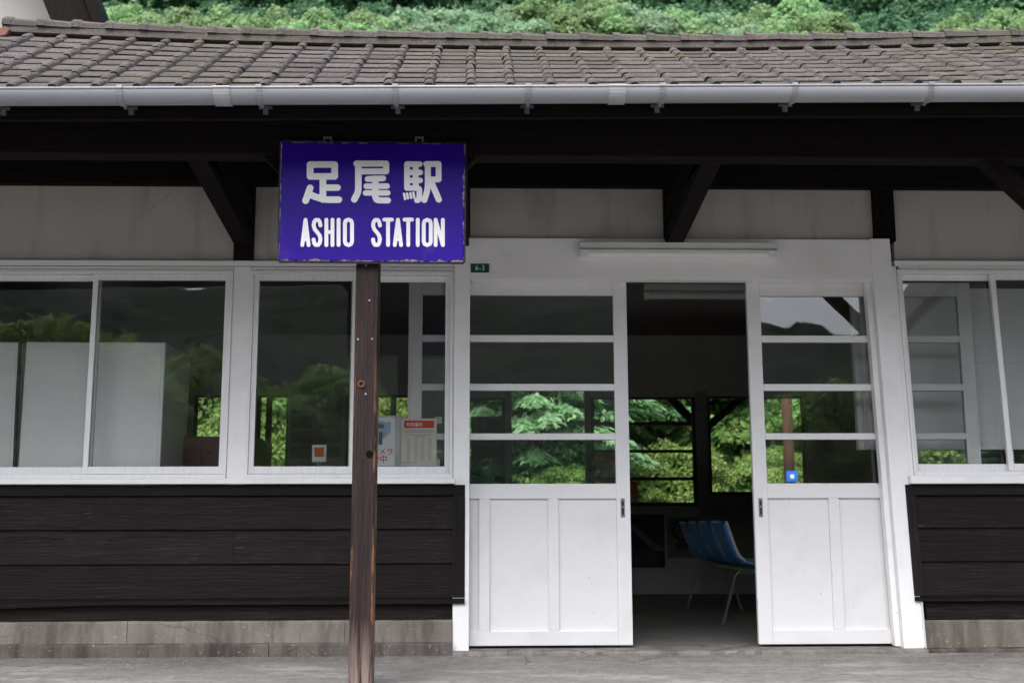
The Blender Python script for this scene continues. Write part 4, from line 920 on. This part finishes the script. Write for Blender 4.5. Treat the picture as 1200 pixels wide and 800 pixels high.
# inner notice board with papers, seen dimly through the middle window
yb_ = 2.2
x0, z1 = U(338, 462, yb_); x1, z0 = U(404, 560, yb_)
NBd = empty('notice_board', ((x0+x1)/2, yb_, 0)); tag(NBd, 'dim free-standing notice board with papers inside the middle window', 'notice board'); hw = (x1-x0)/2
MB().box(-hw, hw, 0, .03, z0, z1).build('panel', M['intdark'], NBd, .004)
for s in (-1, 1): MB().box(s*(hw-.03)-.015, s*(hw-.03)+.015, .031, .06, 0, z1).build('leg', M['steel'], NBd)
for i in range(2):
    for j in range(4):
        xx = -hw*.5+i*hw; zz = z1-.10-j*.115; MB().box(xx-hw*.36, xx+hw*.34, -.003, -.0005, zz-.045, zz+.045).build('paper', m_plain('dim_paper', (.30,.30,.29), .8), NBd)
e, w_, h_ = paper_stand('small_card', 366, 382, 521, 541, .30, .004, M['paper_w'], 'small white card with an orange square low in the middle window', 'card')
MB().box(-w_*.34, w_*.34, -.0008, -.0002, h_*.30, h_*.86).build('print', M['orange'], e); MB().box(-.008, .008, .005, .02, -(Z(541, 374, .30)-z_sill_b)-.0, h_*.7).build('stick', M['steel'], e)
shelf = MB().box(X(300), X(470), .131, .42, z_sill_b-.05, z_sill_b-.01).build('window_shelf', M['intwall'], B)
# posters on the back wall
def poster(px0, px1, py0, py1, y, mat, label, cat='poster'):
    x0, z1 = U(px0, py0, y); x1, z0 = U(px1, py1, y); e = empty('poster', ((x0+x1)/2, y, z0)); tag(e, label, cat)
    MB().box(-(x1-x0)/2, (x1-x0)/2, -.004, 0, 0, z1-z0).build('sheet', mat, e); return e, x1-x0, z1-z0
e, w_, h_ = poster(736, 779.5, 602.5, 664.5, YB-.001, M['photo'], 'large dark photograph poster on the back wall below the window')
s = MB(); s.prism_xz([(-w_*.45,h_*.74),(w_*.18,h_*.32),(w_*.48,h_*.30),(w_*.48,h_*.40),(w_*.22,h_*.46),(-w_*.36,h_*.82)][::1], -.0055, -.0045); s.build('picture', m_plain('grey_picture_tone', (.26,.26,.27), .6, 0, .3, .3, 14), e)
s = MB()
for k in range(9): s.box(-w_*.40+k*w_*.085, -w_*.37+k*w_*.085, -.0055, -.0045, h_*.08, h_*(.40-.02*k))
s.build('picture_detail', m_plain('dim_picture_tone', (.13,.13,.135), .6), e)
e, w_, h_ = poster(737, 747.5, 563.5, 593, YB+.034, M['yellow'], 'narrow orange-yellow poster on the window beside the left door edge'); MB().box(-w_*.3, w_*.45, -.0055, -.0045, h_*.15, h_*.45).build('print', M['paper_w'], e)
e, w_, h_ = poster(695, 722.5, 529, 566, YB+.034, M['yellow'], 'yellow poster seen through the bottom pane of the left door')
MB().box(-w_*.2, w_*.3, -.0055, -.0045, 0.0, h_*.62).build('print', m_plain('pale_poster_print', (.62,.55,.30), .7), e); MB().box(-w_*.46, w_*.46, -.0055, -.0045, h_*.80, h_*.93).build('heading', M['orange'], e)
# no-smoking notice
x, z = U(800.5, 619.5, YB-.002); e = empty('no_smoking_notice', (x, YB-.002, z-.30)); tag(e, 'white no-smoking notice with black barred circle on back wall behind the chairs', 'sign')
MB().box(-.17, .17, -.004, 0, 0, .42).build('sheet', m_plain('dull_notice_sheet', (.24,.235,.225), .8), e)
rg_ = MB(); ring = [(.105*math.cos(a*math.pi/12), -.006, .29+.105*math.sin(a*math.pi/12)) for a in range(25)]; rg_.tube(ring, .013, 6, False); rg_.bar((-.072,-.0065,.362), (.072,-.0065,.218), .008, .022, (0,1,0)); rg_.build('barred_circle', M['black'], e)
MB().box(-.06, .07, -.0062, -.0042, .285, .302).build('cigarette', M['black'], e); text('lettering', '禁煙', M['black'], e, 0, -.005, .12, .085, bold=.002)
# papers low on the left of the back wall
e, w_, h_ = poster(552, 589, 488, 566, YB-.06, M['photo'], 'dark notice panel with pale clippings behind the left door panes', 'notice board')
for (a, b, c_, d_) in ((.05,.95,.86,.97),(.05,.40,.45,.62),(.48,.92,.47,.60),(.05,.36,.10,.34),(.42,.95,.12,.36),(.1,.9,.68,.80)):
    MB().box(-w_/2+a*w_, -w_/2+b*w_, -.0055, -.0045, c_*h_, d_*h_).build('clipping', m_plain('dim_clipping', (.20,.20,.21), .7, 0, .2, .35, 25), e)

# ================================================================== row of four joined blue seats
xb0, _ = U(840, 614, 1.70)
CH = empty('seat_row', (xb0, 1.70, Z(757, 800, .1)-.004)); tag(CH, 'row of four joined blue plastic seats on steel legs inside the doorway', 'bench')
def seat_mesh():
    prof = [(-.015,.735),(.0,.715),(.035,.62),(.075,.52),(.108,.465),(.15,.432),(.22,.418),(.32,.418),(.40,.425),(.435,.418),(.45,.398)]
    vs = []; fs = []; nw = 9; Wd = .43
    for i, (x, z) in enumerate(prof):
        for k in range(nw):
            t = -1+2*k/(nw-1); c_ = abs(t)**4
            back = max(0, 1-i/4.5); seat = 1-back
            hw = Wd/2*(1-.10*max(0, (1-i))); 
            vs.append((x+c_*.035*back, t*hw, z+c_*(.018*seat)-(.02*c_ if i == 0 else 0)))
    n_ = len(prof)
    for i in range(n_-1):
        for k in range(nw-1): fs.append((i*nw+k, (i+1)*nw+k, (i+1)*nw+k+1, i*nw+k+1))
    me = bpy.data.meshes.new('seat'); me.from_pydata(vs, [], fs); me.materials.append(M['chair']); me.polygons.foreach_set('use_smooth', [True]*len(fs)); me.update()
    edge = MB(); 
    for k in (0, nw-1): edge.tube([vs[i*nw+k] for i in range(0, 6)], .010, 6)
    em = bpy.data.meshes.new('edge_trim'); em.from_pydata([tuple(v) for v in edge.v], [], edge.f); em.materials.append(M['pale_edge']); return me, em
sm, em = seat_mesh()
for k in range(4):
    o = link('seat', sm, CH); o.location = (0, k*.47, 0); s_ = o.modifiers.new('thick', 'SOLIDIFY'); s_.thickness = .012; s_.offset = -1
    t = link('edge_trim', em, o)
MB().tube([(.25, -.22, .37), (.25, 1.63, .37)], .022, 10).build('beam', M['chrome'], CH)
MB().tube([(.25, -.24, .37), (.25, -.20, .37)], .030, 10).build('beam_cap', M['chrome'], CH)
for yy in (-.02, 1.43):
    l = MB(); l.tube([(.25, yy, .36), (.15, yy, .365), (.12, yy, .34), (.02, yy, .0)], .011, 8); l.tube([(.25, yy, .36), (.36, yy, .365), (.39, yy, .34), (.48, yy, .0)], .011, 8); l.build('leg', M['chrome'], CH)
for k in range(4): MB().box(.19, .31, k*.47-.09, k*.47+.09, .390, .404).build('seat_bracket', M['steel'], CH)

# ================================================================== pole behind the station, with its blue tag
yp = 10.6; x, z = U(925.5, 560, yp)
PL = empty('utility_pole', (x, yp, GZ)); tag(PL, 'brown wooden pole with a small blue tag behind the right door panes', 'pole')
MB().tube([(0,0,-.3),(.0,0,2.5),(-.05,0,7)], [.085,.08,.06], 12).build('shaft', M['creosote'], PL, smooth=True)
zt_ = Z(552, 928, yp)-GZ; MB().box(-.075, .095, -.10, -.087, zt_-.16, zt_).build('tag_plate', m_plain('blue_tag', (.02,.20,.72), .5), PL, .003); MB().box(-.02, .04, -.103, -.1005, zt_-.11, zt_-.05).build('tag_mark', M['paper_w'], PL)

# ================================================================== behind the camera: what the window glass reflects
cells = []
for a in np.arange(-60, 62, 4.0):
    for y in (-34, -40, -47): cells.append((a+rng.normal(), y-14+rng.normal(), GZ-1, rng.uniform(.6, .95)))
forest('roadside_trees', cells, 500, .5, 'leaf_dark', 12, 'line of dark trees across the yard, seen only as reflections in the glass')

for (px, yy, top, k, lab) in ((66, -22, 348, 'near_b', 'yellow-green tree across the yard, mirrored at the left of the left window'), (118, -23, 372, 'near_b', 'smaller yellow-green tree across the yard, mirrored beside the left window bar'),
        (245, -26, 384, 'near_a', 'green tree across the yard, mirrored at the right of the left window'), (385, -30, 405, 'near_a', 'green tree across the yard, mirrored in the middle window'), (968, -28, 430, 'near_b', 'low green tree across the yard, mirrored in the right door')):
    dd = -CAM[1]-yy; xx = (px-562)/FPX*dd; h_ = CAM[2]-GZ+math.tan(math.atan((400-top)/FPX)+PITCH)*dd; s_ = h_/(3.7 if k == 'near_b' else 4.7)
    tree('roadside_tree', k, (xx, yy, GZ), s_*.9, px, lab, 'tree', 'trees across the yard', s_)

# the old wall leans a little at its right end: lean the right jamb, window and boards with it
zl_ = Z(440); lean = ('door_jamb','jamb_foot','jamb_return','window_casing','window_sill','weatherboard_wall','plank','top_rail','moulding','end_trim','skirting_board','frame','sash','pane')
bpy.context.view_layer.update()
for o in list(scene.objects):
    if o.type != 'MESH' or o.name.split('.')[0] not in lean or o.parent is None: continue
    top = o.parent if o.parent == B else o.parent.parent
    if top != B or o.parent.name.split('.')[0] not in ('station_building', 'window', 'weatherboard_wall'): continue
    mw = o.matrix_world
    if min((mw @ v.co).x for v in o.data.vertices) < xk0-.05: continue
    for v in o.data.vertices: v.co.x -= .028*((mw @ v.co).z-zl_)

# loose grit and leaf litter gathered along the foot of the wall and step
gr = MB(); q_ = random.Random(21)
for k in range(2600):
    x = q_.uniform(-3.4, 3.9); d = min(1.6, q_.expovariate(4.5)); y = (-.14 if xj0 < x < X(1079, 765) else -.10)-d; r_ = q_.uniform(.0015, .0045)*(1.6 if q_.random() < .06 else 1)
    a = q_.random()*6.28; c_, s_ = math.cos(a)*r_, math.sin(a)*r_
    gr.add([(x+c_, y+s_, GZ), (x-s_, y+c_, GZ), (x-c_*.9, y-s_*.9, GZ), (x+s_, y-c_, GZ), (x+c_*.2, y, GZ+r_*q_.uniform(.7, 1.3))], [(0,1,4),(1,2,4),(2,3,4),(3,0,4)])
go = gr.build('grit', m_plain('loose_grit', (.30,.28,.255), .9, 0, .2, .35, 200), kind='stuff'); tag(go, 'fine grit scattered over the yard along the wall foot', 'grit')
